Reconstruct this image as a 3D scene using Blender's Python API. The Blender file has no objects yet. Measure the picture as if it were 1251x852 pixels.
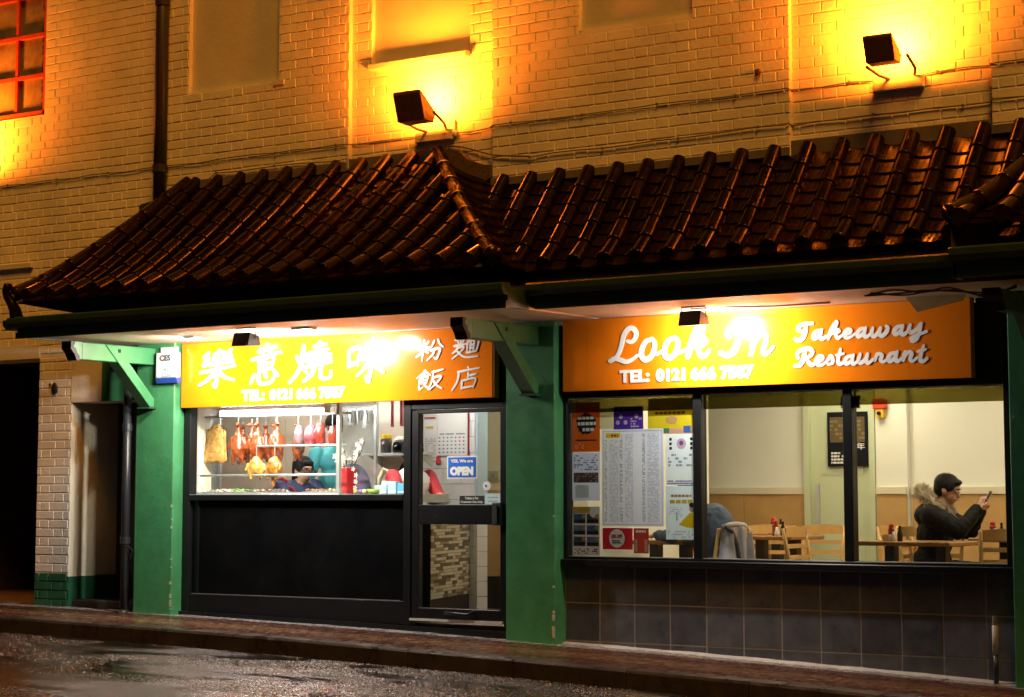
import bpy, bmesh, math, random
from mathutils import Vector, Matrix, noise
R=math.radians; PI=math.pi
random.seed(7)
S=bpy.context.scene; COL=S.collection

# ---------------------------------------------------------------- camera
cd=bpy.data.cameras.new('camera'); cam=bpy.data.objects.new('camera',cd); COL.objects.link(cam)
cam.location=(8.94,-13.08,1.08); cam.rotation_euler=(R(90+5.71),0,R(34.225))
cd.sensor_width=36; cd.lens=2500/1251*36; cd.shift_y=-65/1251; cd.clip_end=400; cd.clip_start=.1
S.camera=cam
# ---------------------------------------------------------------- night sky, street glow, exposure
w=bpy.data.worlds.new('World'); S.world=w; w.use_nodes=True
nt=w.node_tree; bg=nt.nodes['Background']; sky=nt.nodes.new('ShaderNodeTexSky'); sky.sky_type='NISHITA'; sky.sun_disc=False
SUN_EL=R(56); SUN_AZ=R(45)   # direction the glow comes from: in front of the shops, towards +X
sky.sun_elevation=SUN_EL; sky.sun_rotation=R(180)-SUN_AZ
nt.links.new(sky.outputs[0],bg.inputs[0]); bg.inputs[1].default_value=.0015
sd=bpy.data.lights.new('sun','SUN'); sd.energy=1.2; sd.angle=R(22); sd.color=(1,.40,.04)
sun=bpy.data.objects.new('sun',sd); COL.objects.link(sun)
dv=Vector((-math.sin(SUN_AZ)*math.cos(SUN_EL),math.cos(SUN_AZ)*math.cos(SUN_EL),-math.sin(SUN_EL)))
sun.rotation_euler=dv.to_track_quat('-Z','Y').to_euler(); sun.location=(6,-12,9)
vs=S.view_settings; vs.view_transform='Standard'; vs.look='None'; vs.exposure=1.0; vs.gamma=1; vs.use_curve_mapping=False
S.cycles.use_denoising=True; S.cycles.max_bounces=7; S.cycles.transparent_max_bounces=12
S.cycles.sample_clamp_indirect=6; S.cycles.caustics_reflective=False; S.cycles.caustics_refractive=False

# ---------------------------------------------------------------- materials
MATS={}
def mat(name,col,rough=.5,metal=0,var=0,vscale=4,bump=0,bscale=60,spec=.5,coat=0,emit=None,estr=0,var2=None,rvar=0,objvar=0,trans=0,detail=4):
    if name in MATS: return MATS[name]
    m=bpy.data.materials.new(name); MATS[name]=m; m.use_nodes=True
    n=m.node_tree.nodes; l=m.node_tree.links; b=n['Principled BSDF']
    c=(*col,1); b.inputs['Base Color'].default_value=c; b.inputs['Roughness'].default_value=rough
    b.inputs['Metallic'].default_value=metal; b.inputs['Specular IOR Level'].default_value=spec
    b.inputs['Coat Weight'].default_value=coat; b.inputs['Coat Roughness'].default_value=.08
    if trans: b.inputs['Transmission Weight'].default_value=trans
    if emit: b.inputs['Emission Color'].default_value=(*emit,1); b.inputs['Emission Strength'].default_value=estr
    if var or bump or rvar or objvar:
        tc=n.new('ShaderNodeTexCoord'); geo=n.new('ShaderNodeNewGeometry')
    if var or rvar:
        no=n.new('ShaderNodeTexNoise'); no.inputs['Scale'].default_value=vscale; no.inputs['Detail'].default_value=detail+2; no.inputs['Roughness'].default_value=.65
        l.new(geo.outputs['Position'],no.inputs['Vector'])
    last=None
    if var:
        cr=n.new('ShaderNodeValToRGB'); cr.color_ramp.elements[0].position=.3; cr.color_ramp.elements[1].position=.72
        d=var2 if var2 else tuple(v*(1-var) for v in col)
        cr.color_ramp.elements[0].color=(*d,1); cr.color_ramp.elements[1].color=(*[min(1,v*(1+var*.35)) for v in col],1)
        l.new(no.outputs['Fac'],cr.inputs['Fac']); last=cr.outputs['Color']; l.new(last,b.inputs['Base Color'])
    if objvar:
        oi=n.new('ShaderNodeObjectInfo'); hs=n.new('ShaderNodeHueSaturation'); mr=n.new('ShaderNodeMapRange')
        mr.inputs['To Min'].default_value=1-objvar; mr.inputs['To Max'].default_value=1+objvar
        l.new(oi.outputs['Random'],mr.inputs['Value']); l.new(mr.outputs[0],hs.inputs['Value'])
        if last: l.new(last,hs.inputs['Color'])
        else: hs.inputs['Color'].default_value=c
        l.new(hs.outputs['Color'],b.inputs['Base Color'])
    if rvar:
        mr2=n.new('ShaderNodeMapRange'); mr2.inputs['From Min'].default_value=.3; mr2.inputs['From Max'].default_value=.7
        mr2.inputs['To Min'].default_value=max(.02,rough-rvar); mr2.inputs['To Max'].default_value=rough+rvar
        l.new(no.outputs['Fac'],mr2.inputs['Value']); l.new(mr2.outputs[0],b.inputs['Roughness'])
    if bump:
        nb=n.new('ShaderNodeTexNoise'); nb.inputs['Scale'].default_value=bscale; nb.inputs['Detail'].default_value=5
        l.new(geo.outputs['Position'],nb.inputs['Vector']); bp=n.new('ShaderNodeBump'); bp.inputs['Strength'].default_value=bump; bp.inputs['Distance'].default_value=.01
        l.new(nb.outputs['Fac'],bp.inputs['Height']); l.new(bp.outputs[0],b.inputs['Normal'])
    return m
def glass_mat(name,tint=(.97,.98,.97),ior=1.45,refl=1.0):
    m=bpy.data.materials.new(name); MATS[name]=m; m.use_nodes=True; n=m.node_tree.nodes; l=m.node_tree.links
    n.remove(n['Principled BSDF']); o=n['Material Output']
    t=n.new('ShaderNodeBsdfTransparent'); t.inputs[0].default_value=(*tint,1); g=n.new('ShaderNodeBsdfGlossy'); g.inputs['Roughness'].default_value=.01; g.inputs['Color'].default_value=(refl,refl,refl,1)
    f=n.new('ShaderNodeFresnel'); f.inputs[0].default_value=ior; mx=n.new('ShaderNodeMixShader')
    ge=n.new('ShaderNodeNewGeometry'); mi=n.new('ShaderNodeMix'); mi.inputs[2].default_value=ior; mi.inputs[3].default_value=1/ior; l.new(ge.outputs['Backfacing'],mi.inputs[0]); l.new(mi.outputs[0],f.inputs[0])
    l.new(f.outputs[0],mx.inputs[0]); l.new(t.outputs[0],mx.inputs[1]); l.new(g.outputs[0],mx.inputs[2]); l.new(mx.outputs[0],o.inputs[0]); return m
def emis(name,col,s):
    m=bpy.data.materials.new(name); MATS[name]=m; m.use_nodes=True; n=m.node_tree.nodes; l=m.node_tree.links
    n.remove(n['Principled BSDF']); e=n.new('ShaderNodeEmission'); e.inputs[0].default_value=(*col,1); e.inputs[1].default_value=s; l.new(e.outputs[0],n['Material Output'].inputs[0]); return m

PAINT=mat('cream_painted_brick',(.84,.76,.58),.62,var=.26,vscale=1.7,bump=.25,bscale=30,detail=8)
RENDERP=mat('cream_render',(.66,.60,.46),.7,var=.16,vscale=1.6,bump=.2,bscale=30)
WHITEP=mat('white_painted_masonry',(.74,.70,.64),.6,var=.18,vscale=3,bump=.3,bscale=40)
GREEN=mat('green_gloss_paint',(.052,.22,.09),.36,var=.25,vscale=6,bump=.18,bscale=28,rvar=.08)
DGREEN=mat('dark_green_paint',(.022,.055,.032),.5,var=.35,vscale=5,bump=.2,bscale=30)
TILE=mat('brown_glazed_tile',(.013,.0055,.003),.15,var=.5,vscale=9,bump=.05,bscale=25,objvar=.4,spec=.15,rvar=.06)
DECK=mat('dark_roof_board',(.03,.02,.015),.8)
LEAD=mat('lead_flashing',(.16,.13,.11),.55,var=.3,vscale=8)
SOFFIT=mat('cream_soffit_paint',(.72,.64,.50),.5,var=.2,vscale=3)
BLACKM=mat('black_metal',(.008,.008,.009),.38,spec=.25,var=.3,vscale=10,bump=.03)
BLACKP=mat('black_stall_panel',(.004,.004,.0045),.2,spec=.25,var=.4,vscale=3,rvar=.08)
BTILE=mat('black_wall_tile',(.095,.105,.13),.34,var=.4,vscale=7,rvar=.1,objvar=.25,bump=.06,bscale=25)
GROUT=mat('grey_grout',(.26,.27,.29),.8)
ORANGE=mat('orange_sign_face',(.85,.205,.006),.14,spec=.5)
WHITEL=mat('white_letter_acrylic',(.9,.9,.9),.3)
SILVER=mat('silver_letter',(.82,.82,.84),.28,metal=.25)
ALU=mat('aluminium',(.62,.64,.66),.35,metal=.8)
STEEL=mat('stainless_steel',(.58,.58,.57),.38,metal=.55)
RUST=mat('brown_lamp_housing',(.14,.055,.025),.5,var=.4,vscale=20)
PIPE=mat('black_pipe_paint',(.02,.02,.024),.35)
REDP=mat('red_window_paint',(.45,.06,.02),.45,var=.3,vscale=12)
DARKG=mat('dirty_window_pane',(.24,.19,.10),.3,var=.5,vscale=7)
WOOD=mat('light_beech_wood',(.74,.45,.16),.38,var=.18,vscale=9)
WOODT=mat('varnished_table_wood',(.42,.20,.06),.25,var=.25,vscale=8)
DADO=mat('pine_panelling',(.60,.36,.13),.45,var=.15,vscale=5)
CREAM=mat('cream_wall_paint',(.84,.84,.75),.7)
GREENW=mat('pale_green_woodwork',(.58,.64,.42),.5)
WTILE=mat('white_ceramic_tile',(.74,.72,.68),.25)
BEIGE=mat('beige_kitchen_tile',(.62,.52,.40),.3)
DARKW=mat('dark_table_leg',(.03,.018,.012),.4)
FLOORM=mat('brown_floor_tile',(.16,.11,.07),.4,var=.2,vscale=5)
WHITE=mat('white_plain',(.80,.80,.78),.5)
BLACK=mat('black_plain',(.015,.015,.015),.5)
GLASS=glass_mat('window_glass'); CGLASS=glass_mat('cabinet_glass',(.96,.99,.98))
FILM=glass_mat('tinted_film',(.36,.33,.14))

# ---------------------------------------------------------------- helpers
ORG={}
def tag(o,label=None,cat=None,group=None,kind=None):
    if label: o['label']=label
    if cat: o['category']=cat
    if group: o['group']=group
    if kind: o['kind']=kind
    return o
def thing(name,loc,label,cat,group=None,rz=0):
    o=bpy.data.objects.new(name,None); COL.objects.link(o); o.location=loc; o.rotation_euler=(0,0,rz); o.empty_display_size=.1
    ORG[o]=Vector(loc) if rz==0 else Vector((0,0,0)); tag(o,label,cat,group); return o
def add_mesh(name,me,m,parent=None,loc=(0,0,0),rot=None):
    if m is not None:
        if len(me.materials)==0: me.materials.append(m)
    o=bpy.data.objects.new(name,me); COL.objects.link(o)
    l=Vector(loc)
    if parent: o.parent=parent; ORG[o]=ORG.get(parent,Vector((0,0,0)))
    o.location=l
    if rot: o.rotation_euler=rot
    return o
class MB:
    def __init__(s): s.v=[]; s.f=[]; s.m=[]; s.cur=0
    def add(s,vs,fs):
        b=len(s.v); s.v+= [tuple(p) for p in vs]
        for f in fs: s.f.append([b+i for i in f]); s.m.append(s.cur)
        return s
    def box(s,x0,x1,y0,y1,z0,z1):
        if x0>x1:x0,x1=x1,x0
        if y0>y1:y0,y1=y1,y0
        if z0>z1:z0,z1=z1,z0
        return s.add([(x0,y0,z0),(x1,y0,z0),(x1,y1,z0),(x0,y1,z0),(x0,y0,z1),(x1,y0,z1),(x1,y1,z1),(x0,y1,z1)],
         [(0,3,2,1),(4,5,6,7),(0,1,5,4),(1,2,6,5),(2,3,7,6),(3,0,4,7)])
    def cbox(s,c,d,M=None):   # box by centre/size with optional matrix
        hx,hy,hz=d[0]/2,d[1]/2,d[2]/2
        vs=[Vector((sx*hx,sy*hy,sz*hz)) for sz in(-1,1) for sx,sy in((-1,-1),(1,-1),(1,1),(-1,1))]
        if M: vs=[M@p for p in vs]
        vs=[p+Vector(c) for p in vs]
        return s.add(vs,[(0,3,2,1),(4,5,6,7),(0,1,5,4),(1,2,6,5),(2,3,7,6),(3,0,4,7)])
    def prism(s,poly,a0,a1,axis='x'):   # polygon in the two other axes, extruded
        def P(a,p): return {'x':(a,p[0],p[1]),'y':(p[0],a,p[1]),'z':(p[0],p[1],a)}[axis]
        n=len(poly); vs=[P(a0,p) for p in poly]+[P(a1,p) for p in poly]
        fs=[tuple(range(n))[::-1],tuple(range(n,2*n))]+[(i,(i+1)%n,n+(i+1)%n,n+i) for i in range(n)]
        return s.add(vs,fs)
    def tube(s,pts,r,n=8,caps=True):
        pts=[Vector(p) for p in pts]; rs=r if isinstance(r,(list,tuple)) else [r]*len(pts)
        vs=[];fs=[]
        t0=(pts[1]-pts[0]).normalized(); u=t0.orthogonal().normalized()
        for i,p in enumerate(pts):
            t=((pts[min(i+1,len(pts)-1)]-pts[max(i-1,0)])).normalized()
            u=(u-t*u.dot(t)); u=u.normalized() if u.length>1e-6 else t.orthogonal().normalized(); w_=t.cross(u)
            for k in range(n):
                a=2*PI*k/n; vs.append(p+(u*math.cos(a)+w_*math.sin(a))*rs[i])
        for i in range(len(pts)-1):
            for k in range(n): fs.append((i*n+k,i*n+(k+1)%n,(i+1)*n+(k+1)%n,(i+1)*n+k))
        if caps: fs.append(tuple(range(n))[::-1]); fs.append(tuple(range((len(pts)-1)*n,len(pts)*n)))
        return s.add(vs,fs)
    def lathe(s,prof,c=(0,0,0),n=14,ax=None):   # prof [(r,z)]
        vs=[];fs=[];M=ax if ax else Matrix.Identity(3)
        for r,z in prof:
            for k in range(n):
                a=2*PI*k/n; vs.append(Vector(c)+M@Vector((r*math.cos(a),r*math.sin(a),z)))
        for i in range(len(prof)-1):
            for k in range(n): fs.append((i*n+k,i*n+(k+1)%n,(i+1)*n+(k+1)%n,(i+1)*n+k))
        fs.append(tuple(range(n))[::-1]); fs.append(tuple(range((len(prof)-1)*n,len(prof)*n)))
        return s.add(vs,fs)
    def ell(s,c,r,n=10,M=None):
        prof=[];k=n//2+1
        vs=[];fs=[];c=Vector(c)
        for i in range(1,k):
            ph=PI*i/k
            for j in range(n):
                a=2*PI*j/n; p=Vector((r[0]*math.sin(ph)*math.cos(a),r[1]*math.sin(ph)*math.sin(a),-r[2]*math.cos(ph)))
                if M: p=M@p
                vs.append(c+p)
        b=Vector((0,0,-r[2]));t=Vector((0,0,r[2]))
        if M:b=M@b;t=M@t
        vs+=[c+b,c+t]; nb=len(vs)-2
        for i in range(k-2):
            for j in range(n): fs.append((i*n+j,i*n+(j+1)%n,(i+1)*n+(j+1)%n,(i+1)*n+j))
        for j in range(n): fs.append((nb,(j+1)%n,j)); fs.append((nb+1,(k-2)*n+j,(k-2)*n+(j+1)%n))
        return s.add(vs,fs)
    def quad(s,a,b,c,d): return s.add([a,b,c,d],[(0,1,2,3)])
    def mesh(s,name='mesh',off=Vector((0,0,0)),smooth=False,bevel=0):
        me=bpy.data.meshes.new(name); me.from_pydata([(p[0]-off[0],p[1]-off[1],p[2]-off[2]) for p in s.v],[],s.f); me.update()
        if bevel:
            bm=bmesh.new(); bm.from_mesh(me); bmesh.ops.bevel(bm,geom=list(bm.edges),offset=bevel,segments=1,affect='EDGES',clamp_overlap=True); bm.to_mesh(me); bm.free()
        elif any(s.m): me.polygons.foreach_set('material_index',s.m)
        if smooth: me.polygons.foreach_set('use_smooth',[True]*len(me.polygons))
        return me
    def build(s,name,m,parent=None,smooth=False,bevel=0,mats=None):
        off=ORG.get(parent,Vector((0,0,0))) if parent else Vector((0,0,0))
        me=s.mesh(name,off,smooth,bevel)
        if mats:
            for q in mats: me.materials.append(q)
        o=add_mesh(name,me,m if not mats else None,parent); return o
    def top(s,name,m,label,cat,group=None,smooth=False,bevel=0,kind=None,mats=None):   # single-mesh thing with origin at its base
        lo=[min(p[i] for p in s.v) for i in range(3)]; hi=[max(p[i] for p in s.v) for i in range(3)]
        o_=Vector(((lo[0]+hi[0])/2,(lo[1]+hi[1])/2,lo[2])); me=s.mesh(name,o_,smooth,bevel)
        if mats:
            for q in mats: me.materials.append(q)
        o=add_mesh(name,me,m if not mats else None,None,o_); ORG[o]=o_; tag(o,label,cat,group,kind); return o
def B(*a): return MB().box(*a)
def fresh(o):
    vl=bpy.context.view_layer; vl.update(); return o.evaluated_get(bpy.context.evaluated_depsgraph_get())
def text_mesh(body,size=.1,ext=.004,off=0,shear=0,align='CENTER',width=None,height=None):
    c=bpy.data.curves.new('text','FONT'); c.body=body; c.size=size; c.extrude=ext; c.offset=off; c.shear=shear; c.align_x=align; c.resolution_u=3
    o=bpy.data.objects.new('text',c); COL.objects.link(o); me=bpy.data.meshes.new_from_object(fresh(o)); bpy.data.objects.remove(o); bpy.data.curves.remove(c)
    xs=[v.co.x for v in me.vertices]; ys=[v.co.y for v in me.vertices]
    if xs:
        cx=(min(xs)+max(xs))/2; cy=(min(ys)+max(ys))/2; sx=width/(max(xs)-min(xs)) if width else 1; sy=height/(max(ys)-min(ys)) if height else sx
        for v in me.vertices: v.co=((v.co.x-cx)*sx,(v.co.y-cy)*sy,v.co.z)
    return me
def put_text(name,body,x,z,y,m,parent,width=None,height=None,off=0,shear=0,ext=.003,size=.1):   # upright on a wall facing -Y, centred at x,z
    me=text_mesh(body,size,ext,off,shear,'CENTER',width,height); me.materials.clear(); me.materials.append(m)
    o=bpy.data.objects.new(name,me); COL.objects.link(o); o.parent=parent; o.location=Vector((x,y,z))-ORG.get(parent,Vector()); o.rotation_euler=(R(90),0,0); return o
def catmull(p,seg=6):
    if len(p)<3: return [p[0].lerp(p[-1],i/seg) for i in range(seg+1)]
    q=[p[0]*2-p[1]]+p+[p[-1]*2-p[-2]]; out=[]
    for i in range(1,len(q)-2):
        for k in range(seg):
            t=k/seg; a,b,c,d=q[i-1],q[i],q[i+1],q[i+2]
            out.append(.5*((2*b)+(c-a)*t+(2*a-5*b+4*c-d)*t*t+(3*b-a-3*c+d)*t**3))
    out.append(p[-1]); return out
def ribbon(mb,pts,w_,y0,y1,prof=None,seg=5):   # brush stroke in XZ, front at y0, back at y1
    c=catmull([Vector(p) for p in pts],seg); n=len(c); L=[];Rr=[];U_=[]
    for i,p in enumerate(c):
        t=(c[min(i+1,n-1)]-c[max(i-1,0)]); t=t.normalized() if t.length>1e-9 else Vector((1,0)); nn=Vector((-t.y,t.x)); u=i/(n-1); U_.append(u)
        ww=w_/2*(prof(u) if prof else 1); L.append(p+nn*ww); Rr.append(p-nn*ww)
    def cap(p,t,ww,sgn):
        return [p+Vector((t.x*math.cos(a)-t.y*math.sin(a),t.x*math.sin(a)+t.y*math.cos(a)))*ww for a in (R(-90+36*k) for k in range(1,5))]
    t0=(c[0]-c[1]).normalized(); t1=(c[-1]-c[-2]).normalized(); a=w_/2*(prof(0) if prof else 1); b=w_/2*(prof(1) if prof else 1)
    # strip
    vs=[(p.x,y0-.0007*u,p.y) for p,u in zip(L,U_)]+[(p.x,y0-.0007*u,p.y) for p,u in zip(Rr,U_)]; m=len(vs); vs+=[(v[0],y1,v[2]) for v in vs]; fs=[]
    for i in range(n-1):
        fs.append((i,n+i,n+i+1,i+1)); fs.append((i,i+1,m+i+1,m+i)); fs.append((n+i+1,n+i,m+n+i,m+n+i+1))
    mb.add(vs,fs)
    for cc,tt,ww,e0,e1 in ((c[0],t0,a,Rr[0],L[0]),(c[-1],t1,b,L[-1],Rr[-1])):
        arc=[e1 if tt is t0 else e0]; k=cap(cc,tt,ww,1)
        poly=k; first=min((e0,e1),key=lambda e:(e-k[0]).length); last=min((e0,e1),key=lambda e:(e-k[-1]).length)
        poly=[first]+k+[last]; q=len(poly)
        yc=y0-(0 if tt is t0 else .0007)
        mb.add([(p.x,yc,p.y) for p in poly]+[(p.x,y1,p.y) for p in poly],[tuple(range(q))]+[(i,(i+1)%q,q+(i+1)%q,q+i) for i in range(q-1)])
def copies(src,parent=None):
    c=src.copy(); COL.objects.link(c)
    if parent: c.parent=parent
    for ch in list(src.children): copies(ch,c)
    return c
def sdf_body(name,prims,voxel,mats,parent,smooth=6,wr=None):
    """one continuous skin over ellipsoids and tapered limbs"""
    mb=MB()
    for p in prims:
        if p[0]=='e': mb.ell(p[1],p[2],14,p[4] if len(p)>4 else None)
        else:
            a,b,ra,rb=Vector(p[1]),Vector(p[2]),p[3],p[4]
            mb.ell(a,(ra,)*3,12); mb.ell(b,(rb,)*3,12); mb.tube([a,b],[ra,rb],12)
    me=mb.mesh(name); o=bpy.data.objects.new(name,me); COL.objects.link(o)
    r=o.modifiers.new('r','REMESH'); r.mode='VOXEL'; r.voxel_size=voxel; sm=o.modifiers.new('s','SMOOTH'); sm.iterations=smooth; sm.factor=.5
    m2=bpy.data.meshes.new_from_object(fresh(o)); bpy.data.objects.remove(o)
    for q in mats: m2.materials.append(q)
    idx=[]
    for f in m2.polygons:
        c=f.center; best=9;bi=0
        for p in prims:
            if p[0]=='e':
                d=c-Vector(p[1])
                if len(p)>4: d=p[4].inverted()@d
                k=math.sqrt((d.x/p[2][0])**2+(d.y/p[2][1])**2+(d.z/p[2][2])**2); sdv=(k-1)*min(p[2]); mi=p[3]
            else:
                a,b=Vector(p[1]),Vector(p[2]); ab=b-a; t=max(0,min(1,(c-a).dot(ab)/max(1e-9,ab.dot(ab)))); sdv=(c-a-ab*t).length-(p[3]+(p[4]-p[3])*t); mi=p[5]
            if sdv<best: best=sdv;bi=mi
        idx.append(bi)
    if wr:   # cloth folds / uneven skin
        amt={}
        for f,i in zip(m2.polygons,idx):
            if i in wr:
                for v in f.vertices: amt[v]=wr[i]
        nr=[v.normal.copy() for v in m2.vertices]
        for v,(a,fq) in amt.items():
            c=m2.vertices[v].co; q=Vector((c.x,c.y,c.z*.45+c.x*.5))*fq
            m2.vertices[v].co=c+nr[v]*a*((1-abs(noise.noise(q))*2.4)+.5*noise.noise(c*fq*3))
    m2.polygons.foreach_set('material_index',idx); m2.polygons.foreach_set('use_smooth',[True]*len(idx))
    return add_mesh(name,m2,None,parent)
def lamp(name,kind,loc,direction,energy,col,parent=None,size=.1,size_y=None,spot=None,blend=.3):
    d=bpy.data.lights.new(name,kind); d.energy=energy; d.color=col
    if kind=='AREA': d.shape='RECTANGLE'; d.size=size; d.size_y=size_y or size
    else: d.shadow_soft_size=size
    if kind=='SPOT': d.spot_size=spot; d.spot_blend=blend
    o=bpy.data.objects.new(name,d); COL.objects.link(o); o.location=Vector(loc)-(ORG.get(parent,Vector()) if parent else Vector())
    o.rotation_euler=Vector(direction).to_track_quat('-Z','Y').to_euler()
    if parent: o.parent=parent
    return o
def grid_wall(mb,x0,x1,z0,z1,holes,y0,y1):
    xs=sorted({x0,x1,*[h[0] for h in holes],*[h[1] for h in holes]}); zs=sorted({z0,z1,*[h[2] for h in holes],*[h[3] for h in holes]})
    xs=[x for x in xs if x0<=x<=x1]; zs=[z for z in zs if z0<=z<=z1]
    for i in range(len(xs)-1):
        run=None
        for k in range(len(zs)-1):
            cx=(xs[i]+xs[i+1])/2; cz=(zs[k]+zs[k+1])/2
            if any(h[0]<cx<h[1] and h[2]<cz<h[3] for h in holes):
                if run is not None: mb.box(xs[i],xs[i+1],y0,y1,run,zs[k]); run=None
            elif run is None: run=zs[k]
        if run is not None: mb.box(xs[i],xs[i+1],y0,y1,run,zs[-1])
def zg(X):    # ground level along the foot of the shops: the street falls to the right
    if X<-7: return .027+.0299*7-.00172*49+(-7-X)*.006
    if X>9: return .027-.0299*9-.00172*81-(X-9)*.06
    return .027-.0299*X-.00172*X*X

# ================================================================ GROUND
KY=-1.2
def strip(xs,ys,zf):
    mb=MB(); vs=[(x,y,zf(x,y)) for x in xs for y in ys]; n=len(ys)
    fs=[(i*n+j,(i+1)*n+j,(i+1)*n+j+1,i*n+j+1) for i in range(len(xs)-1) for j in range(n-1)]
    return mb.add(vs,fs)
def roadmat():
    m=mat('wet_asphalt',(.045,.043,.042),.4); n=m.node_tree.nodes; l=m.node_tree.links; b=n['Principled BSDF']; b.inputs['Specular IOR Level'].default_value=1.0
    geo=n.new('ShaderNodeNewGeometry'); mp=n.new('ShaderNodeMapping'); mp.inputs['Scale'].default_value=(.55,1.5,1); l.new(geo.outputs['Position'],mp.inputs['Vector'])
    a=n.new('ShaderNodeTexNoise'); a.inputs['Scale'].default_value=1.1; a.inputs['Detail'].default_value=5; a.inputs['Roughness'].default_value=.55; l.new(mp.outputs[0],a.inputs['Vector'])
    cr=n.new('ShaderNodeValToRGB'); cr.color_ramp.elements[0].position=.42; cr.color_ramp.elements[1].position=.60; l.new(a.outputs['Fac'],cr.inputs['Fac'])
    mr=n.new('ShaderNodeMapRange'); mr.inputs['To Min'].default_value=.06; mr.inputs['To Max'].default_value=.26; l.new(cr.outputs[0],mr.inputs['Value']); l.new(mr.outputs[0],b.inputs['Roughness'])
    m3=n.new('ShaderNodeMapping'); m3.inputs['Scale'].default_value=(1,.13,1); l.new(geo.outputs['Position'],m3.inputs['Vector'])
    v=n.new('ShaderNodeTexNoise'); v.inputs['Scale'].default_value=105; v.inputs['Detail'].default_value=1; v.inputs['Roughness'].default_value=.7; l.new(m3.outputs[0],v.inputs['Vector'])
    f=n.new('ShaderNodeTexNoise'); f.inputs['Scale'].default_value=240; l.new(geo.outputs['Position'],f.inputs['Vector'])
    ad=n.new('ShaderNodeMath'); ad.operation='ADD'; l.new(v.outputs['Fac'],ad.inputs[0]); l.new(f.outputs['Fac'],ad.inputs[1])
    bp=n.new('ShaderNodeBump'); bp.inputs['Distance'].default_value=.02; l.new(ad.outputs[0],bp.inputs['Height'])
    mr2=n.new('ShaderNodeMapRange'); mr2.inputs['To Min'].default_value=.06; mr2.inputs['To Max'].default_value=.5; l.new(cr.outputs[0],mr2.inputs['Value']); l.new(mr2.outputs[0],bp.inputs['Strength'])
    l.new(bp.outputs[0],b.inputs['Normal'])
    c2=n.new('ShaderNodeValToRGB'); c2.color_ramp.elements[0].color=(.006,.0056,.0056,1); c2.color_ramp.elements[1].color=(.02,.018,.017,1); l.new(f.outputs['Fac'],c2.inputs['Fac']); l.new(c2.outputs[0],b.inputs['Base Color'])
    return m
XS=[-60,-30,-16]+[-10+i*.5 for i in range(43)]+[14,20,40,60]
road=strip(XS,[-80,-30,-14,-8,-5,-3,-2.2,-1.6,KY+.02],lambda x,y: zg(x)-.14-min(.05,(KY-y)*.012)).build('road',roadmat()); tag(road,kind='structure')
# wet chippings standing proud of the road surface
WS=mat('wet_chippings',(.010,.0096,.0095),.27,spec=1.0,rvar=.07,vscale=30)
rs_=random.Random(31); V=[];F=[]
yy_=KY-.03
while yy_>-4.6:
    st_=.017+.005*(KY-yy_); x_=-7.2+rs_.random()*st_
    while x_<4.6:
        px_,py_=x_+rs_.uniform(-.4,.4)*st_,yy_+rs_.uniform(-.4,.4)*st_*.8
        if noise.noise(Vector((px_*.55+3,py_*1.6,0)))+.35*noise.noise(Vector((px_*2.1,py_*5,7)))<.04:
            r_=st_*rs_.uniform(.26,.5); z_=zg(px_)-.14-min(.05,(KY-py_)*.012); h_=rs_.uniform(.0006,.0022); b_=len(V); a0=rs_.random()*6
            for k in range(5): V.append((px_+r_*math.cos(a0+k*1.2566),py_+r_*math.sin(a0+k*1.2566),z_-.001))
            tx,ty=rs_.uniform(-.5,.5)*r_,rs_.uniform(-.5,.5)*r_
            for k in range(5): V.append((px_+tx+.45*r_*math.cos(a0+k*1.2566),py_+ty+.45*r_*math.sin(a0+k*1.2566),z_+h_+rs_.uniform(-.0002,.0002)))
            for k in range(5): F.append((b_+k,b_+(k+1)%5,b_+5+(k+1)%5,b_+5+k))
            F.append((b_+5,b_+6,b_+7,b_+8,b_+9))
        x_+=st_
    yy_-=st_*.8
mb=MB(); mb.v=V; mb.f=F; mb.m=[0]*len(F); o=mb.build('asphalt_chippings',WS,road); o['kind']='stuff'
PAVB=mat('pavement_concrete',(.10,.09,.085),.3,var=.4,vscale=6,rvar=.2,bump=.3,bscale=70)
pv=strip(XS,[KY+.01,-.6,0,.02],lambda x,y: zg(x)+.016*y-.006).build('pavement',PAVB); tag(pv,kind='structure')
# paving blocks: a grey strip by the wall, red blocks, a buff band, laid as real blocks
PRED=mat('red_paving_block',(.075,.034,.027),.24,var=.45,vscale=14,rvar=.15,bump=.2)
PBUF=mat('buff_paving_block',(.115,.075,.045),.24,var=.35,vscale=14,rvar=.15,bump=.2)
PGRY=mat('grey_paving_slab',(.24,.24,.25),.26,var=.35,vscale=10,rvar=.15,bump=.2)
def pav(x0,x1,y0,y1,mb,c=.004,dz=0):
    h=[random.uniform(-.0015,.0025)+dz for _ in range(1)][0]
    def z(x,y): return zg(x)+.016*y+h
    vs=[(x0,y0,z(x0,y0)-.012),(x1,y0,z(x1,y0)-.012),(x1,y1,z(x1,y1)-.012),(x0,y1,z(x0,y1)-.012),(x0+c,y0+c,z(x0,y0)),(x1-c,y0+c,z(x1,y0)),(x1-c,y1-c,z(x1,y1)),(x0+c,y1-c,z(x0,y1))]
    mb.add(vs,[(4,5,6,7),(0,1,5,4),(1,2,6,5),(2,3,7,6),(3,0,4,7)])
for nm,y0,y1,lx,ly,m in (('paving_slab',-.20,-.005,.6,.195,PGRY),('paving_block',-.505,-.205,.2,.1,PRED),('paving_block',-.81,-.51,.2,.1,PBUF),('paving_block',-1.035,-.815,.2,.11,PRED)):
    mb=MB(); r=0; y=y0
    while y<y1-.02:
        x=-9+(r%2)*lx/2
        while x<7: pav(x,x+lx-.006,y,y+ly-.006,mb); x+=lx
        y+=ly; r+=1
    o=mb.build(nm,m,pv); o['kind']='stuff'
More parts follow.
